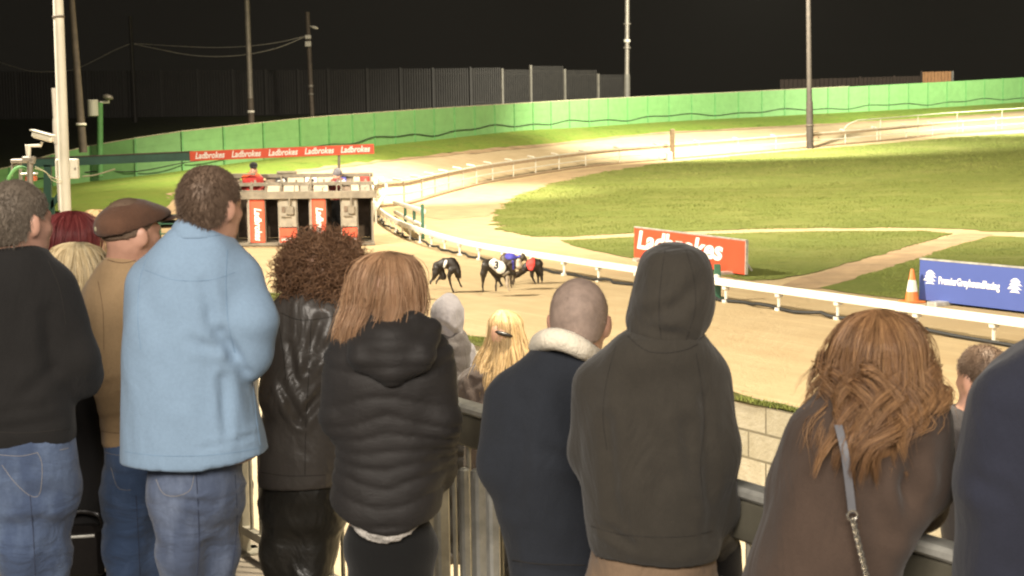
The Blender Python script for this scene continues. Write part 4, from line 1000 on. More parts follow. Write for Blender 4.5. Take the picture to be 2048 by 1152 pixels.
dog('black greyhound trailing behind with black and white striped jacket', 27.3, 1, dict(at=(500, 800), chains=[
    [(350, 460, 0, 58), (440, 430, 0, 60), (530, 430, 0, 72), (565, 480, 0, 76)], [(480, 420, 0, 55), (430, 390, 0, 28)], [(540, 400, 0, 40), (560, 480, 0, 60)],
    [(565, 450, -.02, 45), (600, 500, -.04, 34), (618, 545, -.05, 33), (632, 585, -.05, 22), (641, 612, -.05, 13)],
    [(345, 490, -.07, 48), (325, 560, -.08, 36), (300, 620, -.08, 20), (262, 665, -.08, 12), (258, 690, -.08, 10)],
    [(400, 520, .07, 45), (425, 600, .07, 38), (380, 612, .07, 18), (345, 650, .07, 11), (335, 690, .07, 10)],
    [(530, 520, -.08, 42), (500, 580, -.08, 24), (515, 680, -.08, 13), (545, 770, -.08, 11), (572, 815, -.08, 12)],
    [(585, 520, .08, 36), (600, 590, .08, 20), (622, 640, .08, 12), (650, 715, .08, 10), (665, 725, .08, 10)],
    [(310, 440, 0, 12), (292, 500, .03, 8), (290, 570, .05, 5)]], head=((615, 540, -.05), (641, 610, -.05))), M_gb,
    jacket=[([(462, 400, -.085, 18), (448, 440, -.13, 20), (436, 480, -.12, 12)], M_jw)])
dog('black greyhound in white race jacket with the number three', 26.6, 1, dict(at=(1100, 780), chains=[
    [(985, 430, 0, 62), (1080, 440, 0, 66), (1170, 500, 0, 84), (1210, 520, 0, 70)], [(1090, 500, 0, 50), (1180, 570, 0, 40)],
    [(1210, 510, 0, 40), (1245, 540, 0, 34), (1275, 555, 0, 30), (1320, 560, 0, 18), (1345, 566, 0, 12)],
    [(970, 460, -.08, 58), (940, 560, -.08, 38), (935, 640, -.08, 20), (930, 720, -.08, 12), (936, 785, -.08, 13)],
    [(1020, 480, .07, 45), (1070, 560, .07, 28), (1105, 640, .07, 14), (1100, 720, .07, 11), (1100, 780, .07, 11)],
    [(1150, 560, .06, 36), (1135, 630, .06, 22), (1160, 680, .06, 14), (1180, 710, .06, 10), (1150, 722, .06, 10)],
    [(1215, 570, -.07, 34), (1240, 640, -.07, 26), (1245, 700, -.07, 17), (1265, 765, -.07, 12)],
    [(950, 420, 0, 12), (920, 480, .03, 8), (905, 560, .05, 5)]], head=((1275, 555, 0), (1345, 566, 0))), M_gb,
    patch=[([(1240, 600, -.09, 22), (1246, 700, -.09, 17), (1268, 768, -.09, 13)], M_pale), ([(1205, 575, -.08, 30), (1260, 540, -.10, 20)], plain('grey_brown_dog_coat', (.16, .13, .09), .6))],
    jacket=[([(1075, 430, -.045, 62), (1150, 480, -.06, 78)], M_jw)], number=('3', 1075, 452, -.42, .16))
dog('brindle greyhound with blue race jacket beside the white rail', 27.6, 1, dict(at=(1320, 740), chains=[
    [(1220, 370, 0, 70), (1290, 380, 0, 68), (1350, 430, 0, 66)], [(1230, 420, 0, 60), (1300, 460, 0, 50)],
    [(1380, 400, 0, 45), (1430, 360, 0, 36), (1450, 340, 0, 30), (1485, 380, 0, 16), (1495, 400, 0, 10)],
    [(1210, 420, -.06, 50), (1280, 520, -.06, 34), (1292, 600, -.06, 20), (1288, 680, -.06, 12), (1300, 735, -.06, 11)],
    [(1300, 470, .06, 40), (1340, 580, .06, 22), (1330, 650, .06, 13), (1322, 705, .06, 10)],
    [(1390, 470, -.06, 34), (1430, 520, -.06, 18), (1370, 545, -.06, 12), (1320, 545, -.06, 10)],
    [(1300, 410, -.08, 22), (1255, 450, -.1, 14), (1238, 488, -.1, 10)]], head=((1450, 340, 0), (1495, 400, 0))), M_gbr,
    patch=[([(1390, 400, -.10, 34), (1395, 460, -.10, 36), (1385, 490, -.08, 20)], M_pale)],
    jacket=[([(1255, 335, -.03, 40), (1330, 330, -.03, 40), (1390, 325, -.03, 26)], M_jb), ([(1318, 400, -.11, 14), (1322, 500, -.10, 12)], M_jb)])
dog('black greyhound in red race jacket running with lowered head', 28.6, 1, dict(at=(1600, 710), chains=[
    [(1440, 520, 0, 42), (1500, 470, 0, 52), (1580, 440, 0, 70), (1640, 430, 0, 62)], [(1560, 470, 0, 60), (1630, 470, 0, 56)],
    [(1650, 450, -.02, 44), (1668, 520, -.03, 34), (1680, 570, -.03, 26), (1688, 625, -.03, 16), (1690, 660, -.03, 11)],
    [(1450, 520, -.06, 40), (1390, 560, -.06, 24), (1350, 600, -.06, 14), (1320, 650, -.06, 11), (1305, 700, -.06, 10)],
    [(1440, 540, .06, 34), (1385, 585, .06, 20), (1330, 620, .06, 12), (1330, 690, .06, 10)],
    [(1565, 510, -.07, 38), (1560, 580, -.07, 20), (1580, 640, -.07, 12), (1610, 700, -.07, 11)],
    [(1620, 500, .07, 36), (1640, 580, .07, 18), (1640, 650, .07, 10), (1650, 720, .07, 9)]], head=((1680, 570, -.03), (1690, 660, -.03))), M_gb,
    jacket=[([(1548, 385, -.04, 52), (1545, 440, -.06, 54), (1545, 480, -.07, 38)], M_jr)])
# fifth dog, mostly hidden behind the long haired woman
dog('dark greyhound in orange race jacket hidden behind the long straight hair', 26.2, 1, dict(at=(-350, 620), chains=[
    [(-440, 380, 0, 55), (-350, 370, 0, 52), (-260, 400, 0, 64), (-200, 420, 0, 60)],
    [(-190, 400, 0, 40), (-120, 380, 0, 30), (-70, 390, 0, 24), (-20, 410, 0, 12)],
    [(-440, 410, -.07, 50), (-470, 480, -.07, 32), (-490, 560, -.07, 16), (-470, 620, -.07, 11)],
    [(-400, 430, .07, 40), (-420, 500, .07, 24), (-380, 560, .07, 14), (-400, 620, .07, 10)],
    [(-220, 470, -.07, 36), (-200, 540, -.07, 18), (-230, 620, -.07, 11)],
    [(-180, 470, .07, 36), (-120, 520, .07, 16), (-90, 580, .07, 10)],
    [(-60, 345, 0, 7), (20, 325, 0, 6), (60, 320, 0, 6)]], head=((-70, 390, 0), (-20, 410, 0))), M_gb,
    jacket=[([(-350, 345, -.03, 45), (-270, 370, -.05, 55)], M_or)])
# ================================================================== PEOPLE
M_skin = plain('skin', (.52, .30, .205), .5, var=.12, scale=12, bmp=.15, bdist=.002)
M_skinp = plain('pink_skin', (.56, .31, .22), .5, var=.14, scale=12, bmp=.15, bdist=.002)
M_eye = plain('eye', (.05, .03, .02), .2, bmp=0)
M_shoe = plain('dark_shoe_leather', (.03, .025, .02), .5)
def Rm(yaw, pitch=0.0, roll=0.0):
    return np.array(Matrix.Rotation(math.radians(yaw), 3, 'Z') @ Matrix.Rotation(math.radians(pitch), 3, 'X') @ Matrix.Rotation(math.radians(roll), 3, 'Y'))
class Person:
    def __init__(s, label, Y, zf, cx, sc=None, cat='person', group='spectators watching from the terrace'):
        s.Y = Y; s.zf = zf; s.s = FPX / Y
        base = P(cx, 900, Y); s.o = Vector((base.x, Y, zf)); s.e = empty('person', s.o); tag(s.e, label, cat, group); s.body = []; s.parts = []
    def W(s, px, py, dy=0.0): return np.array(P(px, py, s.Y + dy))
    def lv(s, rows, grow=0.0):
        out = []
        for r in rows:
            py, xl, xr, ry = r[:4]; dy = r[4] if len(r) > 4 else 0.0
            a, b = s.W(xl, py), s.W(xr, py); rx = (b[0] - a[0]) / 2 + grow; out.append(((a[2] + b[2]) / 2, (a[0] + b[0]) / 2, s.Y + dy, max(rx, .01), max(ry + grow, .01)))
        return out
    def mesh(s, name, VF, mat, parent=None):
        p = parent or s.e
        return mesh_np(name, VF[0], VF[1], mat, p, True, s.o)
    def head(s, px, ptop, hs=1.0, yaw=0.0, pitch=0.0, roll=0.0, dy=0.0, neck=None, skin=None, ears=True):
        """px centre, ptop top of skull"""
        R = Rm(yaw, pitch, roll); top = s.W(px, ptop, dy); c = top - np.array([0, 0, .122 * hs]); s.hc = c; s.hR = R; s.hs = hs; s.skin = skin or M_skin
        T = lambda v: c + R @ (np.array(v) * hs)
        pr = [Ell(T((0, -.012, .028)), np.array((.077, .099, .092)) * hs, R, k=.03), Ell(T((0, .025, -.03)), np.array((.068, .078, .085)) * hs, R, k=.03),
              Ell(T((0, .05, -.078)), np.array((.046, .046, .038)) * hs, R, k=.03),
              Cap(T((0, .094, .005)), T((0, .116, -.03)), .009 * hs, .014 * hs, k=.014), Cap(T((-.038, .082, .022)), T((.038, .082, .022)), .011 * hs, k=.016),
              Cap(T((-.02, .09, -.062)), T((.02, .09, -.062)), .008 * hs, k=.008), Cap(T((-.05, .062, -.02)), T((-.03, .082, -.024)), .016 * hs, k=.02), Cap(T((.05, .062, -.02)), T((.03, .082, -.024)), .016 * hs, k=.02)]
        if ears:
            for sx in (-1, 1):
                Re = R @ Rm(sx * -24, 0, sx * 8)
                pr += [Ell(T((sx * .083, -.012, -.012)), np.array((.009, .021, .034)) * hs, Re, k=.012), Ell(T((sx * .076, -.004, -.022)), np.array((.012, .012, .018)) * hs, Re, k=.012)]
        nb = neck if neck is not None else T((0, -.05, -.20))
        pr += [Cap(T((0, -.022, -.05)), nb, .057 * hs, .066 * hs, k=.035)]
        sub = [Ell(T((sx * .031, .098, .0)), np.array((.016, .012, .011)) * hs, R) for sx in (-1, 1)]
        VF = sdf(pr, .0085, subs=sub, disp=lambda V, n: .0012 * fbm(V * 40, 1, 2)); s.body.append(VF)
        mb = MB()
        for sx in (-1, 1): mb.ell(Vector(T((sx * .031, .082, .0)) - np.array(s.o)), (.012 * hs,) * 3, 10, 7)
        mb.build('eyes', M_eye, s.e, True); s.T = T; return s
    def hand(s, wrist, dirv, palm_n, side=1, sc=1.0, curl=.6):
        """five fingered hand rooted at the wrist"""
        d = np.array(dirv, float); d /= np.linalg.norm(d); n = np.array(palm_n, float); n -= d * (n @ d); n /= np.linalg.norm(n); x = np.cross(d, n) * side; w = np.array(wrist)
        B = lambda a, b, c: w + (d * a + x * b + n * c) * sc
        pr = [Cap(B(-.03, 0, 0), B(.02, 0, 0), .024 * sc, .026 * sc, k=.02), Ell(B(.052, 0, 0), np.array((.045, .042, .017)) * sc, np.stack([d, x, n], 1), k=.015)]
        for i, (off, L_) in enumerate(((-.030, .066), (-.010, .076), (.011, .072), (.030, .056))):
            p = B(.085, off, 0); a = 0.15; segs = (.45, .30, .25)
            for sg in segs:
                a += curl * .6; q = p + (d * math.cos(a) + n * math.sin(a)) * L_ * sg * sc; pr.append(Cap(p, q, .0088 * sc, .0080 * sc, k=.004)); p = q
        t0 = B(.015, -.03, .005); t1 = B(.045, -.058, .02); t2 = B(.075, -.052, .042); pr += [Cap(t0, t1, .013 * sc, .0105 * sc, k=.012), Cap(t1, t2, .0105 * sc, .009 * sc, k=.004)]
        s.body.append(sdf(pr, .0052))
    def finish(s, torso=None, limbs=(), h=.022):
        """continuous body under the clothes"""
        pr = []
        if torso: pr.append(Loft(s.lv(torso, -.042), k=.05))
        for ch in limbs:
            for a, b in zip(ch[:-1], ch[1:]): pr.append(Cap(a[0], b[0], max(.012, a[1] - .028), max(.012, b[1] - .028), k=.04))
        if pr: s.body.append(sdf(pr, h))
        b = 0; Vs = []; Fs = []
        for V, F in s.body: Vs.append(V); Fs.append(F + b); b += len(V)
        return s.mesh('body', (np.concatenate(Vs), np.concatenate(Fs)), s.skin)
    def garment(s, name, mat, rows=None, chains=(), h=.012, amp=.008, seed=1, sc=(6, 6, 3.2), creases=(), cuts=(), disp=None, p=2.3, k=.05, extra=(), parent=None):
        pr = []
        if rows: pr.append(Loft(s.lv(rows), k=k, p=p))
        for ch in chains:
            for a, b in zip(ch[:-1], ch[1:]): pr.append(Cap(a[0], b[0], a[1], b[1], k=k))
        pr += list(extra)
        cr = [(s.W(*a), s.W(*b), d, w) for a, b, d, w in creases]
        f0 = folds(amp, seed, sc, cr)
        dd = (lambda V, n: f0(V, n) + disp(V, n)) if disp else f0
        return s.mesh(name, sdf(pr, h, cuts=cuts, disp=dd), mat, parent)
    def J(s, px, py, dy, r): return (s.W(px, py, dy), r)
    def shoes(s, feet, mat=None):
        for (x, y) in feet:
            c = np.array([x, y, s.zf]); V, F = sdf([Cap(c + (0, -.06, .04), c + (0, .13, .035), .042, .036, k=.02), Cap(c + (0, -.06, .05), c + (0, -.05, .13), .042, .045, k=.03)], .012, cuts=[lambda Q: s.zf + .003 - Q[..., 2]])
            s.mesh('shoe', (V, F), mat or M_shoe)
    def trousers(s, name, mat, pelvis, legs, amp=.009, seed=4, h=.014, creases=(), shoes=True):
        ch = []
        feet = []
        for lg in legs:
            c = [s.J(*j) for j in lg]; last = c[-1][0]; kx = last + (last - c[-2][0]) * .0
            ft = np.array([last[0], last[1] + .02, s.zf + .09]); c.append((last * .5 + ft * .5, c[-1][1] * .93)); c.append((ft, .062)); ch.append(c); feet.append((ft[0], ft[1]))
        s.limbs = ch
        last = pelvis[-1]; xm = (last[1] + last[2]) / 2; hw = (last[2] - last[1]) / 2; dp = .085 * s.s
        pelvis = list(pelvis) + [(last[0] + dp * .6, xm - hw * .86, xm + hw * .86, last[3] * .85), (last[0] + dp * 1.3, xm - hw * .45, xm + hw * .45, last[3] * .5)]
        for c in ch: c[0] = (c[0][0], c[0][1] * 1.08)
        g = s.garment(name, mat, pelvis, ch, h, amp * .8, seed, (4, 4, 9), creases, k=.06)
        if shoes: s.shoes(feet)
        return g
    # ---- hair
    def cap_hair(s, mat, zl=None, grow=.010, tuft=6000, tl=.014, tw=.0008, flow=(0, -.35, -1.0), seed=1, stray=.22, name='hair'):
        hs = s.hs; T = s.T; R = s.hR; c = s.hc
        zy = zl or [(-.12, -.085), (-.06, -.075), (-.035, -.055), (-.012, .012), (.03, .012), (.05, .03), (.085, .072), (.12, .09)]
        ys = [a for a, b in zy]; zs = [b for a, b in zy]
        def cut(Q):
            q = ((Q - c) @ R) / hs; return (np.interp(q[..., 1], ys, zs) - q[..., 2]) * hs
        g = grow
        pr = [Ell(T((0, -.012, .028)), np.array((.077 + g, .099 + g, .092 + g)) * hs, R, k=.03), Ell(T((0, -.02, -.03)), np.array((.068 + g * .7, .074 + g * .7, .085)) * hs, R, k=.03)]
        V, F = sdf(pr, .008, cuts=[cut], disp=lambda V, n: .0010 * fbm(V * 40, seed, 2))
        n = vnormals(V, F); rg = np.random.default_rng(seed)
        q = ((V - c) @ R) / hs; ok = np.where(q[:, 2] > np.interp(q[:, 1], ys, zs) + .004)[0]
        pick = rg.choice(ok, tuft); p0 = V[pick] + rg.normal(0, .003, (tuft, 3)); nn = n[pick]
        fl = R @ np.array(flow, float); K = 4; pts = []
        dirn = nn * stray + fl + rg.normal(0, .13, (tuft, 3)); dirn /= np.linalg.norm(dirn, axis=1, keepdims=True); Lh = tl * rg.uniform(.6, 1.25, tuft)
        for k in range(K):
            t = k / (K - 1); pts.append(p0 - nn * .002 + dirn * (Lh * t)[:, None] + nn * (.25 * Lh * math.sin(t * 1.6))[:, None])
        pts = np.stack(pts, 1); rad = np.broadcast_to(np.array([tw, tw, tw * .8, tw * .15]), (tuft, K)).copy()
        V2, F2 = strands('', pts, rad, None, None, None)
        return s.mesh(name, (np.concatenate([V, V2]), np.concatenate([F, F2 + len(V)])), mat)
    def long_hair(s, mat, rows, nclump=150, per=16, zend=(0.0, .12), wave=(.006, 30), seed=3, w=.0022, spread=.012, under=.90, frizz=.004, phi=None, curlend=0.0, name='hair', cut=None, h=.012):
        lv = s.lv(rows); t_ = lv[0]; lv = [(t_[0] + .005, t_[1], t_[2], t_[3] * .35, t_[4] * .4)] + lv; lo = Loft(lv, k=.02, p=2.0); rg = np.random.default_rng(seed); zt, zb = lo.l[-1, 0], lo.l[0, 0]
        und = [(z - .012, cx, cy, max(.004, rx * under - .006), max(.004, ry * under - .006)) for z, cx, cy, rx, ry in lv]
        zl_ = min(q_[0] for q_ in und); und = [(z, cx, cy, rx * (.55 if z == zl_ else 1), ry * (.55 if z == zl_ else 1)) for z, cx, cy, rx, ry in und]
        gro = lambda V, n: .003 * fbm(np.stack([np.arctan2(V[:, 1] - s.Y, V[:, 0] - lo.at(V[:, 2])[0]) * 7, V[:, 2] * 3, V[:, 2] * 0], 1), seed, 3)
        V, F = sdf([Loft(und, k=.02, p=2.1)], h, disp=gro)
        C = nclump; ph = rg.uniform(0, 2 * math.pi, C) if phi is None else rg.uniform(math.radians(phi[0]), math.radians(phi[1]), C)
        rho = rg.uniform(under, 1.02, C); ze = zb + rg.uniform(zend[0], zend[1], C); fa = rg.uniform(.6, 1.4, C); p1 = rg.uniform(0, 6.28, C); p2 = rg.uniform(0, 6.28, C); fr = wave[1] * rg.uniform(.75, 1.3, C)
        K = 26; t = np.linspace(0, 1, K)[None, None, :]
        N_ = (C, per, 1)
        dph = rg.normal(0, .04, N_) ; dr = rg.normal(0, .02, N_); zz = zt - .001 - (zt - (ze[:, None, None] + rg.normal(0, .012, N_))) * t ** 1.9
        conv = 1 - .55 * t
        cx, cy, rx, ry = lo.at(zz)
        ang = ph[:, None, None] + dph * conv * 1.5; r = rho[:, None, None] + dr * conv
        A = wave[0] * fa[:, None, None] * (t ** 1.2)
        w1 = np.sin(fr[:, None, None] * (zt - zz) + p1[:, None, None]); w2 = np.sin(fr[:, None, None] * (zt - zz) * .9 + p2[:, None, None])
        X = cx + r * rx * np.cos(ang) + A * w1 * 1.2 + frizz * rg.normal(0, 1, N_) * t
        Y = cy + r * ry * np.sin(ang) + A * w2 * .8 + frizz * rg.normal(0, 1, N_) * t
        if curlend:
            tt = np.clip((t - .72) / .28, 0, 1); aa = tt * 4.2 * np.sign(np.cos(ph + p1))[:, None, None]; rr = curlend * fa[:, None, None]
            X = X + rr * np.sin(aa); zz = zz + rr * (1 - np.cos(aa)) * .9
        fly = (rg.uniform(0, 1, N_) < .03) * rg.uniform(.3, 1.6, N_); X = X + fly * .02 * np.cos(ang) * t + fly * .008 * np.sin(5 * t + ang * 9); Y = Y + fly * .02 * np.sin(ang) * t
        pts = np.stack([X, Y, zz], -1).reshape(-1, K, 3); wd = w * rg.uniform(.6, 1.3, (C * per, 1)) * np.concatenate([np.ones(K - 4), [.9, .75, .5, .15]])[None, :]
        V2, F2 = strands('', pts, wd, None, None, None)
        return s.mesh(name, (np.concatenate([V, V2]), np.concatenate([F, F2 + len(V)])), mat)
    def curly_hair(s, mat, blobs, n=1500, L=.05, cr=.008, w=.0022, seed=5, name='hair'):
        V, F = sdf([Ell(s.W(px, py, dy), r, k=.04) for px, py, dy, r in blobs], .012, disp=lambda V, n_: .012 * fbm(V * 38, seed, 3)); nr = vnormals(V, F); rg = np.random.default_rng(seed)
        pick = rg.choice(len(V), n); p0 = V[pick] - nr[pick] * .01; d = nr[pick] + rg.normal(0, .55, (n, 3)) + np.array([0, 0, -.35]); d /= np.linalg.norm(d, axis=1, keepdims=True)
        a = np.cross(d, rg.normal(0, 1, (n, 3))); a /= np.linalg.norm(a, axis=1, keepdims=True); b = np.cross(d, a); K = 12; Lh = L * rg.uniform(.4, 1.2, n); turns = rg.uniform(.6, 1.4, n); c_ = cr * rg.uniform(.5, 1.4, n); pts = []
        for k in range(K):
            t = k / (K - 1); th = turns * 6.28 * t; pts.append(p0 + d * (Lh * t)[:, None] + (a * np.sin(th)[:, None] + b * (1 - np.cos(th))[:, None]) * c_[:, None])
        pts = np.stack(pts, 1); rad = np.broadcast_to(w * np.concatenate([np.ones(K - 2), [.7, .2]]), (n, K)) * rg.uniform(.6, 1.3, (n, 1)); V2, F2 = strands('', pts, rad, None, None, None)
        return s.mesh(name, (np.concatenate([V, V2]), np.concatenate([F, F2 + len(V)])), mat)

from mathutils.bvhtree import BVHTree
def seam(obj, pxs, r, mat, name='seam', sub=6, lift=.0006):
    """thin line of stitching laid on the surface of a garment"""
    me = obj.data; par = obj.parent; o = Vector(par.location); bv = BVHTree.FromPolygons([v.co for v in me.vertices], [tuple(p_.vertices) for p_ in me.polygons]); cam_ = Vector((0, 0, CAMZ)) - o
    q = smooth_path([Vector((x, y, 0)) for x, y in pxs], sub); run = []; mb = MB()
    for a in q:
        hit = bv.ray_cast(cam_, ray(a.x, a.y).normalized())
        if hit[0] is not None and (not run or (hit[0] - run[-1]).length < .12): run.append(hit[0] + hit[1] * lift)
        elif hit[0] is not None: run = [hit[0]]
    if len(run) > 2: mb.tube(run, r * .5, 5); mb.build(name, mat, obj, True)
M_st = plain('dark_stitching', (.020, .017, .014), .9, bmp=0); M_stb = plain('blue_stitching', (.17, .27, .39), .9, bmp=0); M_stj = plain('pale_stitching', (.26, .24, .22), .9, bmp=0); M_stj2 = plain('dark_denim_seam', (.035, .045, .08), .9, bmp=0)
H_grey = hairmat('grey_brown_hair', (0.115, 0.09, 0.065), (0.16, 0.128, 0.098), (0.215, 0.18, 0.14), .6)
H_brown = hairmat('short_brown_hair', (.095, .060, .040), (.14, .092, .062), (.19, .13, .09), .55)
H_red = hairmat('dark_red_hair', (0.1, 0.012, 0.015), (0.17, 0.028, 0.03), (0.27, 0.07, 0.062), .38)
H_blond = hairmat('pale_blond_hair', (0.5, 0.37, 0.19), (0.68, 0.54, 0.31), (0.82, 0.7, 0.47), .45)
H_curl = hairmat('auburn_curls', (.125, .062, .033), (.215, .115, .062), (.32, .185, .105), .45)
H_strb = hairmat('light_auburn_hair', (0.25, 0.13, 0.065), (0.37, 0.21, 0.115), (0.5, 0.32, 0.19), .42)
H_wav = hairmat('wavy_brown_hair', (.085, .040, .020), (.21, .108, .050), (.42, .24, .11), .42)
H_girl = hairmat('honey_blond_hair', (0.38, 0.25, 0.11), (0.54, 0.38, 0.19), (0.7, 0.53, 0.3), .45)
H_shav = plain('shaven_scalp', (.30, .222, .178), .75, var=.22, scale=26, bmp=.4)

C_blackj = cloth('black_jumper_knit', (.013, .012, .0115), .95, .35, 4, .03, 160, sheen=.08)
C_jean = cloth('blue_grey_denim', (.055, .080, .145), .9, .6, 5, .03, 300, streak=(1, 1, 2), wear=(.14, .19, .29))
C_jean2 = cloth('blue_denim', (.050, .085, .17), .9, .6, 5, .03, 300, streak=(1, 1, 2), wear=(.12, .18, .32))
C_jean3 = cloth('grey_denim', (.070, .092, .15), .9, .6, 5, .03, 300, streak=(1, 1, 2), wear=(.17, .21, .30))
C_tan = cloth('tan_jumper', (.42, .285, .155), .95, .4, 4, .025, 160)
C_blue = cloth('light_blue_cotton', (.225, .325, .45), .85, .35, 2.4, .05, 300, var=.05, sheen=.1, streak=(1.5, 1.5, .7))
C_leath = cloth('worn_black_leather', (.080, .070, .062), .40, .6, 3.5, .04, 60, sheen=0, spec=.6)
C_leath2 = cloth('black_leather_trousers', (.022, .020, .016), .34, .6, 4, .04, 60, sheen=0, spec=.6)
C_puff = cloth('black_quilted_nylon', (.020, .0175, .0165), .62, .25, 12, .010, 300, sheen=.05, streak=(1, 1, 2.2), spec=.3)
C_legg = cloth('black_leggings', (.004, .004, .004), .9, .2, 5, .01)
C_lace = cloth('white_lace', (.5, .47, .43), .9, 1.0, 60, .01, 100, var=.5)
C_navy = cloth('navy_wool_jumper', (.018, .021, .028), .95, .35, 4, .03, 160, sheen=.08)
C_sherpa = cloth('cream_sherpa', (.78, .70, .56), 1, .4, 60, .02, 120)
C_hood = cloth('dark_khaki_sweatshirt', (.036, .031, .024), .92, .55, 3.6, .04, 240)
C_chino = cloth('tan_chinos', (.20, .135, .085), .9, .6, 5, .03, 260)
C_coat = cloth('brown_wool_coat', (.062, .041, .030), .95, .45, 3.2, .04, 200, sheen=.12)
C_navy2 = cloth('dark_blue_fleece', (.020, .022, .036), .95, .4, 3, .03, 200)
C_grey = cloth('pale_grey_jersey', (.18, .17, .18), .9, .6, 10, .02, 240)
C_gilet = cloth('dark_grey_gilet', (.06, .052, .05), .6, .7, 9, .02, 240)
C_cream = cloth('cream_top', (.60, .50, .35), .9, .3, 6)
C_cap = cloth('brown_tweed', (.105, .052, .031), .95, .3, 12, .01, 120, var=.4, streak=(9, 9, .6))
C_dkj = cloth('dark_brown_jacket', (.05, .036, .03), .8, .8, 9, .02)
C_black = cloth('black_coat_cloth', (.010, .009, .009), .9, .3, 4)
C_hred = cloth('red_work_jacket', (.40, .03, .025), .7, .4, 8); C_hor = cloth('orange_shoulder_cloth', (.60, .09, .03), .7, .4, 8)

# 1 left man, black jumper -------------------------------------------------------
p = Person('grey haired man in black jumper and jeans, back turned', 5.16, .88, 60)
p.head(34, 362, 1.03, yaw=-32, pitch=-4, neck=p.W(22, 535, .0), skin=M_skinp)
tors = [(486, -12, 72, .07), (500, -22, 90, .085), (530, -62, 112, .115), (575, -98, 138, .135), (650, -110, 150, .14), (740, -92, 146, .135), (820, -70, 148, .13), (868, -62, 150, .13), (884, -58, 148, .125)]
arm = [p.J(110, 575, 0, .065), p.J(160, 720, -.01, .055), p.J(165, 755, .05, .05), p.J(115, 712, .28, .042)]
arm2 = [p.J(-80, 580, 0, .065), p.J(-125, 720, -.01, .055), p.J(-60, 725, .25, .042)]
jp = p.garment('jumper', C_blackj, tors, [arm, arm2], amp=.006, seed=11, creases=[((112, 620, 0), (122, 730, 0), .014, .02), ((122, 730, 0), (60, 790, 0), .008, .02), ((130, 830, 0), (-20, 850, 0), .007, .014), ((60, 560, 0), (50, 700, 0), .004, .03), ((110, 800, 0), (20, 815, 0), .006, .014)])
seam(jp, [(-30, 862), (40, 866), (100, 862), (142, 856)], .0022, M_st); seam(jp, [(96, 520), (120, 580), (132, 650)], .0018, M_st)
p.hand(p.W(118, 706, -.05), (1, .1, -.5), (0, 1, 0), 1, .85, .5)
jn = p.trousers('jeans', C_jean, [(868, -45, 148, .125), (930, -42, 152, .125), (985, -35, 150, .11)], [[(14, 980, 0, .078), (42, 1100, -.02, .062), (48, 1250, .0, .056)], [(98, 980, .03, .078), (96, 1110, .05, .062), (94, 1260, .05, .056)]], amp=.010, seed=2)
seam(jn, [(-20, 908), (40, 912), (75, 905)], .0016, M_stj); seam(jn, [(75, 905), (84, 930), (80, 985), (62, 992), (30, 965), (4, 930)], .0018, M_stj); seam(jn, [(120, 900), (136, 896)], .002, M_stj); seam(jn, [(60, 990), (66, 1060), (70, 1150)], .003, M_stj2)
p.finish(tors, [arm, arm2] + p.limbs); p.cap_hair(H_grey, tuft=6000, tl=.014, grow=.006, seed=2)
# 4 flat cap man -----------------------------------------------------------------
p = Person('man in brown tweed flat cap and tan jumper', 5.69, .88, 262)
p.head(260, 396, 1.0, yaw=-42, pitch=-3, neck=p.W(245, 540, 0), skin=M_skinp)
tors = [(514, 213, 282, .07), (532, 196, 300, .10), (570, 176, 330, .13), (640, 168, 350, .14), (740, 180, 345, .14), (800, 196, 340, .135), (850, 203, 336, .13), (886, 207, 332, .125)]
arm = [p.J(320, 590, 0, .06), p.J(350, 720, 0, .052), p.J(300, 720, .3, .04)]; arm2 = [p.J(200, 600, .03, .055), p.J(215, 700, .18, .05), p.J(250, 700, .3, .04)]
jp = p.garment('jumper', C_tan, tors, [arm, arm2], amp=.006, seed=21, creases=[((205, 770), (250, 752), .012, .014), ((205, 830), (260, 820), .010, .012)])
seam(jp, [(202, 862), (230, 866), (260, 866)], .002, plain('tan_seam', (.16, .10, .055), .9)); seam(jp, [(215, 520), (245, 526), (275, 520)], .003, plain('tan_seam', (.16, .10, .055), .9)); seam(jp, [(196, 562), (206, 620), (208, 700)], .0018, plain('tan_seam', (.16, .10, .055), .9))
jn = p.trousers('jeans', C_jean2, [(875, 210, 330, .125), (930, 216, 330, .125), (985, 222, 330, .11)], [[(250, 980, 0, .078), (252, 1100, 0, .068), (250, 1250, 0, .058)], [(300, 985, .06, .078), (312, 1100, .08, .066), (315, 1250, .08, .06)]], amp=.010, seed=6)
seam(jn, [(212, 905), (235, 910), (262, 908)], .0016, M_stj); seam(jn, [(222, 935), (236, 975), (262, 980)], .0018, M_stj); seam(jn, [(272, 990), (276, 1060), (280, 1150)], .003, M_stj2)
p.finish(tors, [arm, arm2] + p.limbs); p.cap_hair(H_brown, grow=.003, tuft=700, tl=.006, seed=4, zl=[(-.12, -.03), (-.02, -.01), (.02, .012), (.12, .09)])
T = p.T; R = p.hR
def capcut(Q):
    q = ((Q - p.hc) @ R) / p.hs; return (.018 + .30 * (q[..., 1] + .02) - q[..., 2]) * p.hs
V, F = sdf([Ell(T((0, -.014, .040)), np.array((.090, .114, .078)) * p.hs, R @ Rm(0, 10), k=.03), Ell(T((0, .07, .066)), np.array((.076, .080, .030)) * p.hs, R @ Rm(0, 6), k=.05), Ell(T((0, -.085, .010)), np.array((.072, .038, .045)) * p.hs, R, k=.04)], .008, cuts=[capcut], disp=lambda V, n: .003 * fbm(V * 14, 2, 2))
cp = p.mesh('flat_cap', (V, F), C_cap)
V, F = sdf([Ell(T((0, .128, .052)), np.array((.064, .052, .008)) * p.hs, R @ Rm(0, 12), k=.01)], .006); p.mesh('peak', (V, F), C_cap, cp)
mb = MB(); mb.ell(Vector(T((-.02, -.128, .015))) - p.o, (.008, .006, .010)); mb.build('badge', M_cap, cp, True)
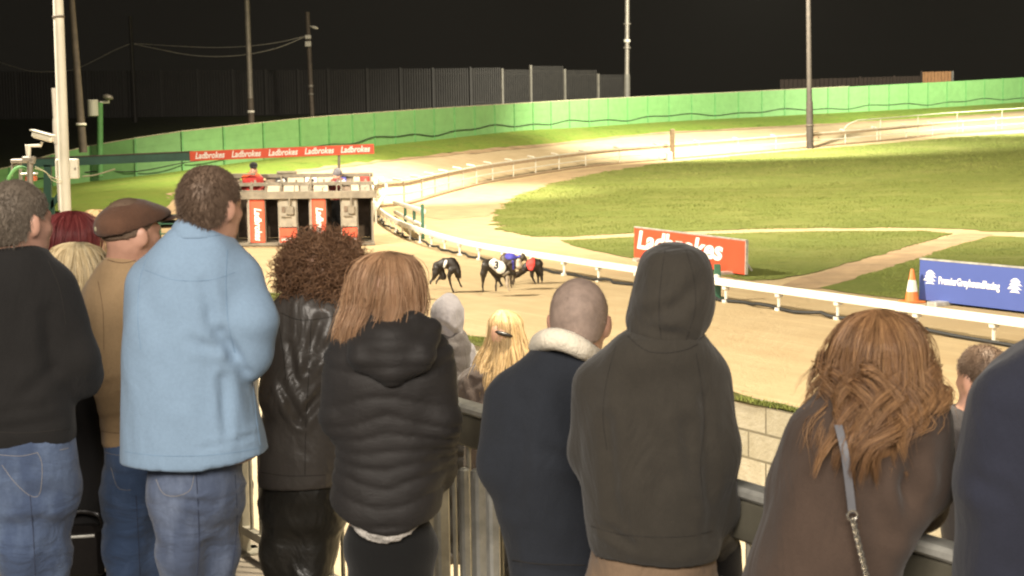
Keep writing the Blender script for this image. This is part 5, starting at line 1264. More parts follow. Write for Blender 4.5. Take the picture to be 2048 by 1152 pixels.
# 5 light blue jacket man -----------------------------------------------------------
p = Person('tall man in light blue overshirt and grey jeans', 5.27, .88, 400)
p.head(420, 334, 1.03, yaw=-30, pitch=-6, neck=p.W(395, 500, -.03), skin=M_skinp)
tors = [(446, 366, 408, .05, -.03), (458, 346, 440, .075, -.03), (480, 322, 470, .10, -.02), (515, 292, 492, .135, -.01), (560, 270, 502, .155), (620, 256, 500, .165), (700, 249, 494, .17), (760, 247, 500, .17), (830, 245, 520, .175), (890, 243, 536, .18), (922, 242, 540, .18)]
arm = [p.J(478, 560, -.02, .075), p.J(502, 640, -.05, .075), p.J(496, 705, -.03, .068), p.J(518, 640, .22, .055), p.J(505, 600, .34, .045)]
arm2 = [p.J(300, 570, 0, .07), p.J(290, 700, .1, .06), p.J(360, 700, .3, .045)]
def hem5(Q): return (p.W(390, 922)[2] + (Q[..., 0] - p.W(390, 922)[0]) * .10 - Q[..., 2])
ov = p.garment('overshirt', C_blue, tors, [arm, arm2], amp=.0075, seed=33, cuts=[hem5], sc=(4.5, 4.5, 1.7),
          creases=[((405, 570, -.17), (432, 690, -.17), .010, .018), ((438, 668, -.17), (488, 748, -.15), .018, .018), ((380, 682, -.17), (428, 700, -.17), .008, .016), ((290, 560, -.17), (300, 660, -.17), .005, .03), ((440, 760, -.17), (450, 870, -.17), .012, .014), ((395, 900, -.19), (535, 875, -.19), .006, .008), ((330, 640, -.17), (345, 800, -.18), .006, .03), ((478, 745, -.16), (500, 850, -.16), .010, .015)])
seam(ov, [(250, 903), (310, 911), (390, 912), (470, 905), (530, 893)], .0018, M_stb); seam(ov, [(290, 540), (350, 560), (420, 560), (470, 545)], .0015, M_stb); seam(ov, [(300, 500), (280, 560), (276, 640), (282, 700)], .0018, M_stb); seam(ov, [(455, 500), (452, 560), (456, 640), (470, 705)], .002, M_stb); seam(ov, [(350, 462), (400, 474), (440, 470)], .0016, M_stb); seam(ov, [(505, 760), (512, 830), (520, 890)], .002, M_stb)
C = p.garment('collar', C_blue, [(434, 362, 402, .05, -.035), (446, 352, 424, .068, -.035), (462, 346, 444, .085, -.03), (474, 344, 452, .09, -.03)], amp=.002, seed=3, h=.009)
jn = p.trousers('jeans', C_jean3, [(880, 300, 480, .135), (930, 302, 480, .13), (990, 308, 478, .115)], [[(356, 985, -.02, .080), (360, 1100, -.02, .068), (368, 1260, 0, .060)], [(432, 985, .05, .080), (432, 1100, .08, .066), (420, 1260, .08, .058)]], amp=.011, seed=8, creases=[((320, 985, -.1), (430, 1010, -.1), .008, .012)])
seam(jn, [(312, 958), (326, 986), (352, 992), (380, 980), (388, 950)], .0018, M_stj); seam(jn, [(392, 940), (396, 1010), (398, 1080), (394, 1150)], .0035, M_stj2); seam(jn, [(470, 950), (474, 1050), (462, 1150)], .0022, M_stj2)
p.finish(tors, [arm, arm2] + p.limbs); p.cap_hair(H_brown, grow=.008, tuft=7000, tl=.014, seed=7, stray=.35, flow=(0, -.3, -.9))
# 2 red haired woman ------------------------------------------------------------------
p = Person('woman with dark red bobbed hair and cream top', 6.7, .72, 134)
p.head(140, 436, 1.0, yaw=10, neck=p.W(134, 560, 0))
tors = [(524, 100, 165, .07), (545, 70, 200, .10), (600, 55, 215, .13), (700, 60, 205, .13), (860, 60, 205, .13), (960, 60, 208, .13)]
p.garment('top', C_cream, tors, [[p.J(70, 590, 0, .05), p.J(60, 720, .1, .045), p.J(90, 720, .3, .04)], [p.J(200, 590, 0, .05), p.J(205, 720, .1, .045), p.J(180, 720, .3, .04)]], seed=41)
p.trousers('trousers', C_black, [(950, 62, 205, .13), (1010, 68, 200, .12)], [[(100, 1020, 0, .075), (100, 1130, 0, .06), (100, 1250, 0, .05)], [(170, 1020, 0, .075), (170, 1130, 0, .06), (170, 1250, 0, .05)]])
p.finish(tors, p.limbs)
p.long_hair(H_red, [(424, 130, 158, .03), (430, 112, 172, .07), (442, 98, 184, .10), (462, 86, 192, .12), (485, 78, 194, .125), (505, 72, 188, .12), (520, 80, 170, .10)], nclump=170, per=30, zend=(0, .03), wave=(.003, 18), seed=9, w=.0014)
# brown haired head just behind the cap
p = Person('brown haired woman, only hair showing left of flat cap', 8.2, .35, 190)
p.head(192, 428, 1.0, yaw=-20, neck=p.W(190, 530, 0)); tors = [(500, 165, 215, .08), (530, 145, 235, .12), (620, 140, 240, .12), (800, 145, 235, .12), (850, 148, 232, .12)]
p.garment('coat', C_dkj, tors, [[p.J(150, 560, 0, .05), p.J(148, 680, .1, .045)], [p.J(230, 560, 0, .05), p.J(232, 680, .1, .045)]], seed=77, h=.016)
p.trousers('trousers', C_black, [(840, 150, 230, .12), (880, 155, 226, .11)], [[(172, 890, 0, .07), (172, 1000, 0, .055)], [(208, 890, 0, .07), (208, 1000, 0, .055)]]); p.finish(tors, p.limbs)
p.long_hair(H_girl, [(421, 180, 204, .03), (427, 172, 212, .06), (445, 165, 218, .1), (480, 162, 220, .11), (510, 165, 216, .09)], nclump=60, per=12, zend=(0, .03), seed=19)
# 3 blonde woman in black -----------------------------------------------------------------
p = Person('woman with pale blond hair in long black coat', 5.95, .80, 150)
p.head(150, 498, .98, yaw=-20, pitch=-5, neck=p.W(148, 620, 0))
tors = [(596, 110, 190, .07), (625, 78, 225, .11), (680, 62, 238, .13), (780, 66, 236, .14), (900, 88, 232, .14), (1010, 98, 232, .14), (1040, 100, 230, .14)]
arm = [p.J(222, 690, 0, .05), p.J(226, 800, .05, .045), p.J(190, 800, .25, .04)]; arm2 = [p.J(80, 690, 0, .05), p.J(78, 800, .1, .045), p.J(110, 800, .3, .04)]
p.garment('coat', C_black, tors, [arm, arm2], seed=43)
p.trousers('trousers', C_legg, [(1000, 105, 228, .12), (1050, 108, 228, .12)], [[(140, 1050, 0, .075), (140, 1150, 0, .06), (142, 1260, 0, .05)], [(196, 1050, 0, .075), (198, 1150, 0, .06), (196, 1260, 0, .05)]])
p.finish(tors, [arm, arm2] + p.limbs)
p.long_hair(H_blond, [(487, 132, 172, .03), (494, 114, 188, .07), (508, 102, 200, .10), (532, 92, 210, .12), (560, 88, 212, .125), (590, 98, 200, .12), (612, 112, 184, .09)], nclump=190, per=30, zend=(0, .04), wave=(.006, 22), seed=13, w=.0015)
C_bag = plain('black_shiny_leather', (.012, .010, .009), .3, bmp=.4)
b = p.W(168, 1085, -.16); e = empty('handbag', b); tag(e, 'black leather handbag hanging at the side of the blond woman', 'handbag')
mb = MB(); mb.box((0, 0, -.03), (.15, .08, .19), bev=.02); mb.build('bag', C_bag, e); mb = MB(); mb.tube(smooth_path([Vector(v) for v in ((-.07, 0, .05), (-.06, -.01, .10), (0, -.01, .115), (.06, -.01, .10), (.07, 0, .05))]), .009, 8); mb.build('handle', C_bag, e, True)
mb = MB(); mb.tube([(-.05, -.043, .03), (.05, -.043, .035)], .006, 6); mb.build('trim', M_steel, e)
# 6 sliver behind the blue jacket ----------------------------------------------------------
p = Person('brown haired person mostly hidden beyond the light blue overshirt', 8.2, .35, 466)
p.head(468, 516, 1.0, yaw=-30, neck=p.W(466, 620, 0)); tors = [(600, 440, 490, .08), (625, 415, 505, .12), (720, 412, 505, .12), (880, 415, 500, .12), (930, 415, 500, .12)]
p.garment('coat', C_navy2, tors, [[p.J(420, 650, 0, .05), p.J(418, 780, .1, .045)], [p.J(500, 650, 0, .045), p.J(500, 780, .1, .045)]], seed=78, h=.016)
p.trousers('trousers', C_black, [(920, 418, 498, .12), (960, 422, 494, .11)], [[(440, 970, 0, .07), (440, 1080, 0, .055)], [(476, 970, 0, .07), (476, 1080, 0, .055)]]); p.finish(tors, p.limbs)
p.long_hair(H_wav, [(510, 456, 478, .03), (516, 448, 486, .06), (535, 440, 492, .1), (570, 438, 498, .11), (605, 440, 500, .09)], nclump=70, per=12, zend=(0, .03), seed=29)
# 7 curly woman, leather ----------------------------------------------------------------------
p = Person('woman with auburn curls, black leather jacket and leather trousers', 5.9, .72, 615)
p.head(640, 478, 1.0, yaw=-15, neck=p.W(630, 600, 0))
tors = [(566, 598, 648, .06), (580, 574, 682, .09), (605, 552, 708, .12), (650, 538, 722, .14), (740, 532, 722, .145), (830, 526, 712, .145), (900, 520, 706, .15), (950, 518, 700, .15), (966, 520, 698, .145)]
arm = [p.J(566, 650, -.02, .068), p.J(566, 790, -.08, .062), p.J(640, 800, .05, .05), p.J(680, 760, .2, .045)]; arm2 = [p.J(706, 660, 0, .06), p.J(720, 780, .1, .05), p.J(690, 760, .3, .045)]
lj = p.garment('leather_jacket', C_leath, tors, [arm, arm2], amp=.010, seed=51, sc=(5.5, 5.5, 3.2), creases=[((640, 640, -.15), (615, 720, -.15), .02, .016), ((615, 740, -.15), (650, 690, -.15), .016, .014), ((560, 770, -.18), (600, 850, -.18), .014, .014), ((600, 840, -.16), (650, 780, -.16), .018, .015), ((575, 690, -.17), (590, 760, -.17), .010, .012)])
seam(lj, [(560, 625), (600, 640), (650, 636), (680, 628)], .0022, M_st); seam(lj, [(622, 640), (618, 740), (612, 850), (610, 950)], .0022, M_st); seam(lj, [(556, 640), (566, 700), (572, 760)], .0022, M_st); seam(lj, [(524, 945), (580, 952), (650, 950)], .002, M_st)
p.garment('collar', C_leath, [(562, 590, 650, .065), (572, 578, 672, .08), (588, 570, 685, .09)], amp=.003, seed=5, h=.01)
p.trousers('leather_trousers', C_leath2, [(940, 528, 690, .13), (990, 528, 690, .13), (1015, 534, 686, .12)], [[(570, 1010, 0, .078), (566, 1110, 0, .07), (562, 1250, 0, .058)], [(648, 1015, .02, .078), (628, 1110, .0, .07), (598, 1230, -.08, .055)]], amp=.010, seed=12)
p.finish(tors, [arm, arm2] + p.limbs)
p.curly_hair(H_curl, [(642, 535, 0, (.105, .11, .105)), (610, 545, 0, (.075, .08, .085)), (676, 540, 0, (.07, .08, .09)), (682, 590, .0, (.05, .07, .065)), (640, 575, 0, (.085, .08, .07))], n=5500, L=.07, cr=.013, w=.0014)
# 8 puffer woman ---------------------------------------------------------------------------------
p = Person('woman with long light auburn hair in black quilted hooded coat', 5.16, .72, 780)
p.head(772, 516, 1.02, yaw=-8, neck=p.W(778, 660, 0))
tors = [(640, 722, 840, .08, 0), (652, 700, 862, .11), (672, 680, 880, .135), (710, 664, 893, .15), (770, 660, 898, .155), (840, 666, 892, .15), (900, 674, 884, .15), (960, 666, 884, .155), (1010, 664, 880, .16), (1048, 672, 872, .155)]
arm = [p.J(696, 720, -.01, .066), p.J(686, 830, -.02, .060), p.J(700, 800, .26, .05)]; arm2 = [p.J(862, 720, -.01, .066), p.J(876, 840, -.04, .060), p.J(886, 950, .08, .040)]
zc = p.W(780, 800)[2]; xc = p.W(780, 800)[0]
def quilt(V, n):
    x = (V[:, 0] - xc); z = V[:, 2]
    q = (z + .045 * np.abs(x) / .2 * np.sin(z * 17 + 1) + .006 * np.sin(x * 21 + z * 9)) / .056
    f = np.abs(np.sin(np.pi * q)); back = (n[:, 1] < .35)
    return .0090 * (f ** .42) - .004 + .0012 * fbm(V * np.array([30, 30, 30]), 4, 2)
def hem8(Q): return p.W(780, 1046)[2] + 2.2 * (Q[..., 0] - xc) ** 2 - Q[..., 2]
jk = p.garment('quilted_coat', C_puff, tors, [arm, arm2], h=.009, amp=.0012, seed=61, disp=quilt, cuts=[hem8])
hood = [p.J(712, 660, -.06, .03), p.J(728, 712, -.13, .035), p.J(785, 738, -.15, .038), p.J(840, 712, -.13, .035), p.J(862, 660, -.06, .03)]
p.garment('hood', C_puff, None, [hood, [p.J(745, 650, -.08, .045), p.J(780, 690, -.135, .05), p.J(822, 652, -.08, .045)]], h=.009, amp=.004, seed=62, k=.05, disp=lambda V, n: .006 * np.abs(np.sin(V[:, 2] * 70)) ** .6)
V, F = sdf([Loft(p.lv([(1030, 696, 854, .15), (1056, 700, 850, .145), (1074, 715, 838, .125)]), k=.02)], .006, cuts=[lambda Q: p.W(775, 1066)[2] + 4 * (Q[..., 0] - p.W(775, 1060)[0]) ** 2 - Q[..., 2]], disp=lambda V, n: .004 * fbm(V * 60, 2, 2)); p.mesh('lace_hem', (V, F), C_lace)
p.trousers('leggings', C_legg, [(1030, 706, 846, .12), (1070, 708, 850, .12), (1100, 712, 852, .11)], [[(745, 1095, 0, .085), (752, 1170, 0, .07), (758, 1290, 0, .055)], [(818, 1095, 0, .085), (812, 1170, 0, .07), (806, 1290, 0, .055)]], amp=.003)
p.finish(tors, [arm, arm2] + p.limbs)
p.long_hair(H_strb, [(506, 752, 796, .03), (511, 735, 816, .06), (522, 718, 830, .085), (545, 706, 840, .105), (580, 699, 843, .115), (615, 694, 843, .12), (640, 686, 836, .13, -.01), (672, 680, 826, .12, -.02)], nclump=260, per=36, zend=(-.02, .10), wave=(.009, 17), seed=15, w=.0012)
# 9 grey hood kid, 10 honey blonde ------------------------------------------------------------------
p = Person('person in pale grey hood and dark gilet beyond barrier', 10.0, .0, 905)
p.head(896, 597, .96, yaw=-20, ears=False, neck=p.W(898, 680, 0))
tors = [(655, 882, 916, .07), (668, 872, 930, .10), (690, 868, 940, .12), (740, 870, 942, .12), (800, 874, 940, .12), (850, 876, 940, .12)]
p.garment('gilet', C_gilet, tors, [], h=.012, seed=81, disp=lambda V, n: .007 * np.abs(np.sin(V[:, 2] * 36)) ** .6)
arm = [p.J(934, 700, 0, .05), p.J(942, 760, -.03, .045), p.J(920, 770, .15, .035)]; arm2 = [p.J(872, 700, 0, .05), p.J(866, 760, .05, .045), p.J(880, 770, .25, .035)]
p.garment('sleeve', C_grey, None, [arm], seed=82, amp=.004); p.garment('sleeve', C_grey, None, [arm2], seed=83, amp=.004)
V, F = sdf([Ell(p.W(895, 628, -.02), (.095, .115, .125), k=.04), Cap(p.W(896, 650, -.03), p.W(900, 672, -.02), .085, .08, k=.05)], .01, disp=folds(.012, 84, (9, 9, 5), [(p.W(880, 640, 0), p.W(912, 664, 0), .012, .014), (p.W(896, 600, 0), p.W(892, 650, 0), .005, .01)])); p.mesh('hood', (V, F), C_grey)
p.trousers('trousers', C_black, [(845, 878, 936, .11), (870, 880, 934, .10)], [[(893, 880, 0, .07), (893, 980, 0, .055)], [(922, 880, 0, .07), (922, 980, 0, .055)]]); p.finish(tors, [arm, arm2] + p.limbs)
p = Person('honey blond woman with hair tied by dark clip, beyond barrier', 8.7, .15, 990)
p.head(1010, 632, .98, yaw=-28, neck=p.W(1005, 720, 0))
tors = [(712, 970, 1040, .08), (735, 940, 1060, .11), (780, 925, 1066, .13), (850, 925, 1066, .13), (940, 930, 1064, .13)]
arm = [p.J(935, 765, 0, .05), p.J(930, 830, .05, .045), p.J(955, 830, .25, .04)]; arm2 = [p.J(1058, 765, 0, .05), p.J(1062, 840, .05, .045), p.J(1040, 840, .25, .04)]
p.garment('jacket', C_dkj, tors, [arm, arm2], amp=.012, seed=91, sc=(12, 12, 9)); p.trousers('trousers', C_black, [(930, 935, 1060, .12), (965, 938, 1056, .11)], [[(965, 970, 0, .075), (965, 1080, 0, .06)], [(1028, 970, 0, .075), (1028, 1080, 0, .06)]]); p.finish(tors, [arm, arm2] + p.limbs)
p.long_hair(H_girl, [(622, 998, 1018, .03), (628, 988, 1030, .06), (642, 981, 1040, .09), (662, 980, 1043, .095), (690, 972, 1050, .10), (725, 958, 1060, .12), (760, 950, 1064, .14), (795, 955, 1040, .13)], nclump=200, per=26, zend=(-.03, .1), wave=(.009, 20), seed=17, w=.0018)
c = p.W(1008, 668, -.115) - np.array(p.o); mb = MB(); mb.ell(Vector(c), (.05, .015, .012), rot=Matrix.Rotation(.3, 3, 'Y')); mb.build('hair_clip', C_bag, p.e, True)
# 11 shaven man, navy ------------------------------------------------------------------------------
p = Person('shaven headed man in navy jumper with cream fleece collar', 4.82, .72, 1120)
p.head(1158, 560, 1.02, yaw=-12, pitch=-8, neck=p.W(1135, 720, -.06), skin=M_skinp)
tors = [(676, 1085, 1180, .085, -.04), (700, 1058, 1200, .11, -.03), (730, 1022, 1222, .135, -.02), (775, 993, 1240, .155), (830, 980, 1252, .165), (900, 975, 1256, .165), (1000, 988, 1258, .16), (1100, 1010, 1258, .155), (1180, 1020, 1256, .155)]
arm = [p.J(1022, 800, -.02, .072), p.J(1004, 930, -.04, .064), p.J(1060, 960, .25, .05)]; arm2 = [p.J(1225, 800, 0, .072), p.J(1240, 930, 0, .064), p.J(1200, 940, .25, .05)]
jp = p.garment('jumper', C_navy, tors, [arm, arm2], amp=.006, seed=101, creases=[((1090, 900, -.15), (1170, 930, -.15), .008, .02), ((1048, 800, -.1), (1034, 1010, -.1), .010, .022), ((1010, 1130, -.1), (1200, 1140, -.1), .006, .012)])
seam(jp, [(1025, 1120), (1080, 1128), (1170, 1130)], .003, M_st)
p.trousers('jeans', C_jean, [(1160, 1030, 1250, .14), (1210, 1030, 1250, .14)], [[(1085, 1220, 0, .09), (1085, 1330, 0, .07)], [(1190, 1220, 0, .09), (1190, 1330, 0, .07)]])
p.finish(tors, [arm, arm2] + p.limbs)
cpts = smooth_path([Vector(p.W(*q)) for q in ((1080, 696, .02), (1083, 686, -.06), (1100, 678, -.13), (1132, 682, -.155), (1164, 698, -.145), (1186, 712, -.08), (1196, 716, .02))], 4)
V, F = sdf([Cap(tuple(a), tuple(b), .030 - .006 * i / 24, .030 - .006 * (i + 1) / 24, k=.012) for i, (a, b) in enumerate(zip(cpts[:-1], cpts[1:]))], .006, disp=lambda V, n: .0008 * fbm(V * 50, 6, 2)); p.mesh('fleece_collar', (V, F), C_sherpa)
p.cap_hair(H_shav, grow=.007, tuft=1500, tl=.003, tw=.0007, seed=8, zl=[(-.12, -.07), (-.05, -.06), (-.012, .0), (.03, .01), (.05, .03), (.06, .05), (.12, .12)])
# 12 hooded man ---------------------------------------------------------------------------------------
p = Person('man with dark khaki sweatshirt hood up, tan trousers', 4.46, .72, 1310)
p.head(1352, 500, 1.12, yaw=-30, pitch=-6, ears=False, neck=p.W(1330, 680, -.04))
tors = [(648, 1262, 1388, .09, -.03), (668, 1226, 1412, .12, -.03), (700, 1194, 1432, .145, -.02), (745, 1170, 1442, .16), (800, 1158, 1446, .17), (880, 1154, 1446, .17), (960, 1160, 1444, .165), (1040, 1172, 1440, .165), (1085, 1180, 1438, .165), (1112, 1190, 1434, .155)]
arm = [p.J(1402, 760, -.01, .074), p.J(1420, 900, -.03, .068), p.J(1434, 1010, .02, .056), p.J(1450, 1100, .10, .045)]; arm2 = [p.J(1195, 770, 0, .07), p.J(1190, 900, .06, .064), p.J(1240, 980, .28, .05)]
def hem12(Q): return p.W(1310, 1106)[2] - (Q[..., 0] - p.W(1310, 1106)[0]) * .06 - Q[..., 2]
sw = p.garment('sweatshirt', C_hood, tors, [arm, arm2], amp=.007, seed=111, cuts=[lambda Q: np.where(Q[..., 0] > p.W(1425, 1000)[0], -1, hem12(Q))], sc=(5, 5, 2.2), creases=[((1270, 790, -.17), (1330, 960, -.17), .010, .03), ((1330, 960, -.17), (1390, 1080, -.16), .012, .028), ((1200, 1060, -.16), (1270, 1095, -.17), .010, .012), ((1372, 850, -.15), (1396, 1000, -.15), .014, .022), ((1205, 800, -.15), (1210, 900, -.16), .006, .02), ((1250, 720, -.15), (1262, 900, -.16), .004, .03), ((1212, 820, 0), (1222, 1040, 0), .010, .016), ((1398, 780, 0), (1412, 1060, 0), .014, .018), ((1290, 960, 0), (1350, 1070, 0), .007, .018), ((1230, 980, 0), (1250, 1060, 0), .006, .014)])
seam(sw, [(1255, 672), (1290, 700), (1330, 706), (1370, 700), (1396, 688)], .0024, M_st); seam(sw, [(1232, 692), (1214, 760), (1206, 830), (1214, 900)], .0018, M_st); seam(sw, [(1392, 706), (1404, 780), (1408, 850), (1400, 930), (1406, 1000)], .0018, M_st); seam(sw, [(1182, 1052), (1240, 1068), (1310, 1074), (1380, 1072), (1425, 1062)], .002, M_st)
p.garment('cuff', C_black, None, [[p.J(1448, 1095, .10, .048), p.J(1456, 1150, .14, .042)]], amp=.002)
p.hand(p.W(1462, 1170, .15), (.3, .6, -.8), (-1, 0, 0), 1, 1.0, .6)
hd = [(486, 1325, 1368, .04, .0), (491, 1306, 1388, .075), (506, 1286, 1410, .11), (535, 1275, 1422, .135), (575, 1266, 1427, .145), (615, 1258, 1427, .145), (645, 1252, 1418, .135, -.01), (668, 1262, 1402, .12, -.02), (690, 1300, 1392, .09, -.02)]
hh_ = p.garment('hood', C_hood, hd, [], h=.01, amp=.006, seed=113, sc=(7, 7, 5), creases=[((1275, 640, -.12), (1350, 615, -.15), .012, .018), ((1350, 615, -.15), (1400, 560, -.12), .010, .018), ((1290, 655, -.13), (1375, 672, -.12), .012, .014), ((1345, 490, -.05), (1330, 560, -.13), .004, .02)])
seam(hh_, [(1330, 500), (1322, 560), (1318, 620), (1322, 676)], .0018, M_st); seam(hh_, [(1372, 500), (1388, 560), (1390, 620), (1372, 680)], .0014, M_st)
p.trousers('chinos', C_chino, [(1080, 1186, 1425, .14), (1140, 1182, 1425, .14), (1190, 1184, 1422, .135)], [[(1245, 1200, 0, .095), (1245, 1320, 0, .075)], [(1365, 1200, 0, .095), (1365, 1320, 0, .075)]])
p.finish(tors, [arm, arm2] + p.limbs)
# 13 brown coat woman ----------------------------------------------------------------------------------
p = Person('woman with long wavy brown hair in brown wool coat', 3.84, .72, 1720)
p.head(1758, 636, 1.0, yaw=-15, pitch=-6, neck=p.W(1752, 820, -.02))
tors = [(752, 1665, 1850, .09), (778, 1638, 1868, .12), (815, 1615, 1878, .15), (860, 1592, 1884, .165), (920, 1568, 1882, .175), (990, 1545, 1870, .18), (1060, 1520, 1830, .185), (1120, 1500, 1800, .19), (1200, 1480, 1790, .2), (1300, 1470, 1790, .2)]
arm = [p.J(1838, 850, -.02, .07), p.J(1846, 960, -.01, .066), p.J(1840, 1010, .12, .055), p.J(1800, 1010, .34, .045)]; arm2 = [p.J(1640, 870, .0, .07), p.J(1600, 980, .06, .065), p.J(1650, 1000, .34, .045)]
ct = p.garment('coat', C_coat, tors, [arm, arm2], amp=.006, seed=121, sc=(5, 5, 2), creases=[((1672, 900, -.17), (1610, 1120, -.13), .009, .03), ((1790, 900, 0), (1800, 1040, 0), .011, .022), ((1730, 930, 0), (1712, 1140, 0), .007, .025), ((1770, 930, -.17), (1850, 1010, -.13), .014, .025), ((1830, 900, -.13), (1790, 1060, -.15), .014, .022), ((1740, 1000, -.19), (1780, 1100, -.18), .010, .03)])
p.trousers('trousers', C_black, [(1290, 1520, 1770, .13), (1340, 1530, 1765, .13)], [[(1590, 1350, 0, .08), (1590, 1400, 0, .07)], [(1700, 1350, 0, .08), (1700, 1400, 0, .07)]]); p.finish(tors, [arm, arm2] + p.limbs)
p.long_hair(H_wav, [(623, 1740, 1778, .03), (630, 1716, 1800, .06), (646, 1694, 1822, .09), (680, 1674, 1842, .115), (725, 1664, 1850, .125), (775, 1654, 1856, .135, -.01), (825, 1642, 1856, .145, -.03), (870, 1630, 1836, .145, -.05), (905, 1626, 1780, .13, -.07)], nclump=190, per=55, zend=(-.07, .13), wave=(.011, 11), seed=25, w=.0010, frizz=.0015, curlend=.024)
sb = p.W(1690, 900, -.21); e = empty('shoulder_bag', p.W(1735, 1400, -.22)); tag(e, 'shoulder bag strap of grey leather and chain on the brown coat', 'bag'); eo = Vector(e.location)
q = [Vector(p.W(x, y, d)) - eo for x, y, d in ((1676, 850, -.165), (1688, 900, -.195), (1697, 965, -.205), (1704, 1025, -.212))]
mb = MB(); sm = smooth_path(q); V = []; F = []
for i, a in enumerate(sm): V += [a + Vector((-.009, 0, 0)), a + Vector((.009, 0, 0)), a + Vector((.009, -.004, 0)), a + Vector((-.009, -.004, 0))]
for i in range(len(sm) - 1):
    for k in range(4): F.append((i * 4 + k, i * 4 + (k + 1) % 4, i * 4 + 4 + (k + 1) % 4, i * 4 + 4 + k))
mb.add(V, F); mb.build('strap', plain('grey_leather_strap', (.10, .10, .11), .5), e)
M_chain = plain('silver_chain', (.62, .58, .50), .22, metal=.9, var=.1, bmp=0)
mb = MB(); c = q[-1] + Vector((0, -.004, -.006))
for k in range(16):
    a = k / 16 * 6.283; b = (k + 1) / 16 * 6.283; mb.tube([c + Vector((.011 * math.cos(a), 0, .011 * math.sin(a))), c + Vector((.011 * math.cos(b), 0, .011 * math.sin(b)))], .003, 5)
mb.build('ring', M_chain, e, True)
qa = q[-1] + Vector((.002, -.003, -.018)); qb = Vector(p.W(1735, 1160, -.225)) - eo; mb = MB(); n = 17
ch_end = qb + (qb - qa) * 1.2
n = 36
for k in range(n):
    c = qa.lerp(ch_end, k / n); d = (ch_end - qa).normalized(); sx = Vector((1, 0, 0)) if k % 2 else Vector((.3, -1, 0)).normalized(); pts = [c + d * (.0085 * math.cos(a)) + sx * (.0055 * math.sin(a)) for a in np.linspace(0, 6.283, 9)]
    mb.tube(pts, .0022, 5, cap=False)
mb.build('chain', M_chain, e, True)
mb = MB(); mb.box((.02, 0, -.06), (.24, .09, .16), bev=.02); mb.build('bag', C_bag, e)
# 14 boy, 15 navy person ----------------------------------------------------------------------------------
p = Person('young man with short brown hair in dark tee shirt beyond barrier', 6.35, .42, 1950)
p.head(1964, 694, 1.0, yaw=26, pitch=-4, neck=p.W(1940, 830, -.02), skin=M_skinp)
tors = [(812, 1900, 1980, .07), (826, 1888, 2000, .09), (850, 1878, 2020, .12), (920, 1876, 2028, .13), (1050, 1884, 2024, .13), (1110, 1886, 2020, .13)]
arm = [p.J(1892, 870, 0, .055), p.J(1890, 980, .05, .045), p.J(1920, 1000, .25, .04)]; arm2 = [p.J(2010, 870, 0, .055), p.J(2020, 980, .05, .045), p.J(1990, 1000, .25, .04)]
p.garment('tee_shirt', cloth('dark_tee', (.045, .04, .04), .9, .4, 5), tors, [arm, arm2], seed=131)
p.trousers('trousers', C_black, [(1100, 1888, 2018, .12), (1140, 1892, 2014, .11)], [[(1925, 1150, 0, .08), (1925, 1250, 0, .06)], [(1985, 1150, 0, .08), (1985, 1250, 0, .06)]]); p.finish(tors, [arm, arm2] + p.limbs)
p.cap_hair(H_brown, grow=.008, tuft=4000, tl=.012, seed=14, stray=.6, flow=(0, -.1, -.5), zl=[(-.12, -.03), (-.05, -.025), (-.012, .02), (.03, .02), (.05, .03), (.085, .072), (.12, .09)])
p = Person('person in dark blue fleece cropped by the right edge', 3.67, .88, 2110)
p.head(2160, 490, 1.1, yaw=0, neck=p.W(2140, 680, 0)); tors = [(672, 2060, 2190, .09), (700, 2020, 2215, .12), (735, 1990, 2235, .15), (790, 1962, 2250, .17), (870, 1943, 2262, .18), (980, 1930, 2270, .185), (1080, 1920, 2275, .185), (1180, 1914, 2275, .185), (1240, 1920, 2270, .18)]
arm = [p.J(2010, 800, -.01, .078), p.J(1985, 970, -.02, .07), p.J(2010, 1100, .2, .05)]; arm2 = [p.J(2210, 800, 0, .078), p.J(2230, 970, 0, .07), p.J(2200, 1100, .2, .05)]
fl = p.garment('fleece', C_navy2, tors, [arm, arm2], amp=.006, seed=141, creases=[((2030, 850, -.12), (2012, 1130, -.15), .014, .03), ((1950, 960, -.12), (2000, 990, -.15), .008, .02)])
p.trousers('trousers', C_black, [(1230, 1935, 2255, .15), (1280, 1940, 2250, .15)], [[(2020, 1290, 0, .09), (2020, 1400, 0, .07)], [(2170, 1290, 0, .09), (2170, 1400, 0, .07)]]); p.finish(tors, [arm, arm2] + p.limbs); p.cap_hair(H_brown, seed=15, tuft=1500)
# trap handlers ----------------------------------------------------------------------------------------------
p = Person('trap handler in black cap and red jacket with orange shoulders', 39.75, .08, 508, group='trap handlers')
p.head(507, 331, 1.05, yaw=180, neck=p.W(507, 352, .03)); tors = [(349, 501, 514, .07), (352, 494, 519, .10), (358, 489, 524, .13), (370, 490, 523, .13), (385, 491, 522, .13), (398, 492, 521, .12)]
arm = [p.J(491, 358, 0, .07), p.J(489, 376, 0, .06), p.J(500, 384, -.2, .045)]; arm2 = [p.J(521, 358, 0, .07), p.J(523, 376, 0, .06), p.J(516, 386, -.2, .045)]
p.garment('jacket', C_hred, tors, [arm, arm2], h=.016, seed=151); V, F = sdf([Cap(p.W(490, 356, 0), p.W(500, 350, 0), .085, .07, k=.04), Cap(p.W(514, 352, -.02), p.W(521, 356, 0), .07, .05, k=.04)], .015); p.mesh('yoke', (V, F), C_hor)
p.hand(p.W(500, 385, -.22), (0, -.6, -.6), (0, 0, -1), 1, 1, .6); p.hand(p.W(516, 387, -.22), (0, -.6, -.6), (0, 0, -1), -1, 1, .6)
p.trousers('trousers', C_black, [(394, 493, 520, .12), (404, 494, 519, .11)], [[(500, 410, 0, .075), (500, 440, 0, .06)], [(513, 410, 0, .075), (513, 440, 0, .06)]]); p.finish(tors, [arm, arm2] + p.limbs, h=.03)
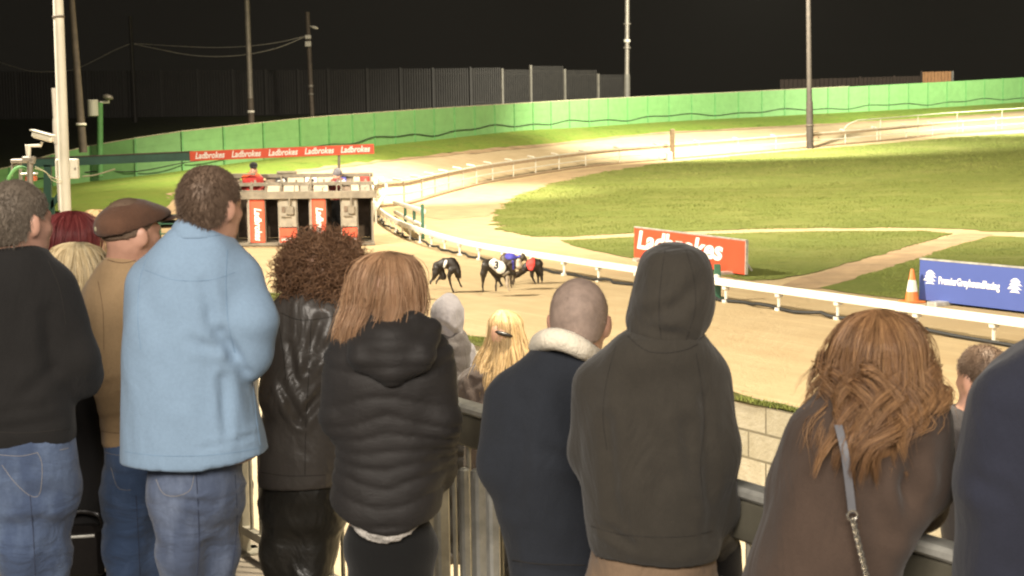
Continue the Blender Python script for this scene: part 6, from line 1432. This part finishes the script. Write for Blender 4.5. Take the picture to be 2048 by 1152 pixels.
V, F = sdf([Ell(p.W(507, 331, 0), (.10, .12, .085), k=.03), Ell(p.W(507, 335, -.09), (.08, .07, .02), k=.02)], .012, cuts=[lambda Q: p.W(507, 337)[2] - Q[..., 2]]); p.mesh('cap', (V, F), C_black)
p = Person('trap handler in grey bobble hat and dark red jacket', 39.75, .08, 676, group='trap handlers')
p.head(675, 342, 1.0, yaw=120, neck=p.W(675, 362, 0)); tors = [(355, 668, 682, .07), (358, 664, 687, .10), (364, 660, 691, .13), (378, 661, 690, .13), (400, 662, 690, .12)]
arm = [p.J(663, 366, 0, .065), p.J(661, 380, -.1, .055), p.J(664, 388, -.3, .045)]; arm2 = [p.J(688, 366, 0, .065), p.J(693, 380, -.1, .055), p.J(690, 388, -.35, .045)]
p.garment('jacket', cloth('dark_red_jacket', (.26, .05, .045), .8, .4, 8), tors, [arm, arm2], h=.016, seed=152)
p.hand(p.W(664, 389, -.32), (0, -.6, -.6), (0, 0, -1), 1, 1, .6); p.hand(p.W(690, 389, -.37), (0, -.6, -.6), (0, 0, -1), -1, 1, .6)
p.trousers('trousers', C_black, [(396, 663, 689, .12), (404, 664, 688, .11)], [[(670, 410, 0, .075), (670, 440, 0, .06)], [(682, 410, 0, .075), (682, 440, 0, .06)]]); p.finish(tors, [arm, arm2] + p.limbs, h=.03)
V, F = sdf([Ell(p.W(675, 345, 0), (.115, .125, .115), k=.03)], .012, cuts=[lambda Q: p.W(675, 353)[2] - Q[..., 2]], disp=lambda V, n: .006 * fbm(V * 30, 2, 2)); p.mesh('woolly_hat', (V, F), C_grey)
bpy.context.view_layer.update()
for o in [o for o in SC.objects if o.type == 'FONT']:
    dg = bpy.context.evaluated_depsgraph_get(); me = bpy.data.meshes.new_from_object(o.evaluated_get(dg)); nm = o.name; par = o.parent; ml = o.matrix_local.copy(); bpy.data.objects.remove(o)
    n = bpy.data.objects.new(nm, me); COL.objects.link(n); n.parent = par; n.matrix_local = ml
print('verts', sum(len(m.vertices) for m in bpy.data.meshes))
# thin haze box added to lift the sky and give lamp glow -------------------------------------------------
mb = MB(); mb.box((0, 290, 12.5), (900, 660, 30)); hz = mb.build('haze', M_moss); hz.data.materials.clear()
m = bpy.data.materials.new('added_haze'); m.use_nodes = True; nt = m.node_tree; nt.nodes.clear()
o_ = nt.nodes.new('ShaderNodeOutputMaterial'); v_ = nt.nodes.new('ShaderNodeVolumePrincipled'); v_.inputs['Density'].default_value = .00006; v_.inputs['Color'].default_value = (.95, .93, .88, 1); v_.inputs['Anisotropy'].default_value = .2
nt.links.new(v_.outputs[0], o_.inputs['Volume']); hz.data.materials.append(m); tag(hz, kind='stuff')
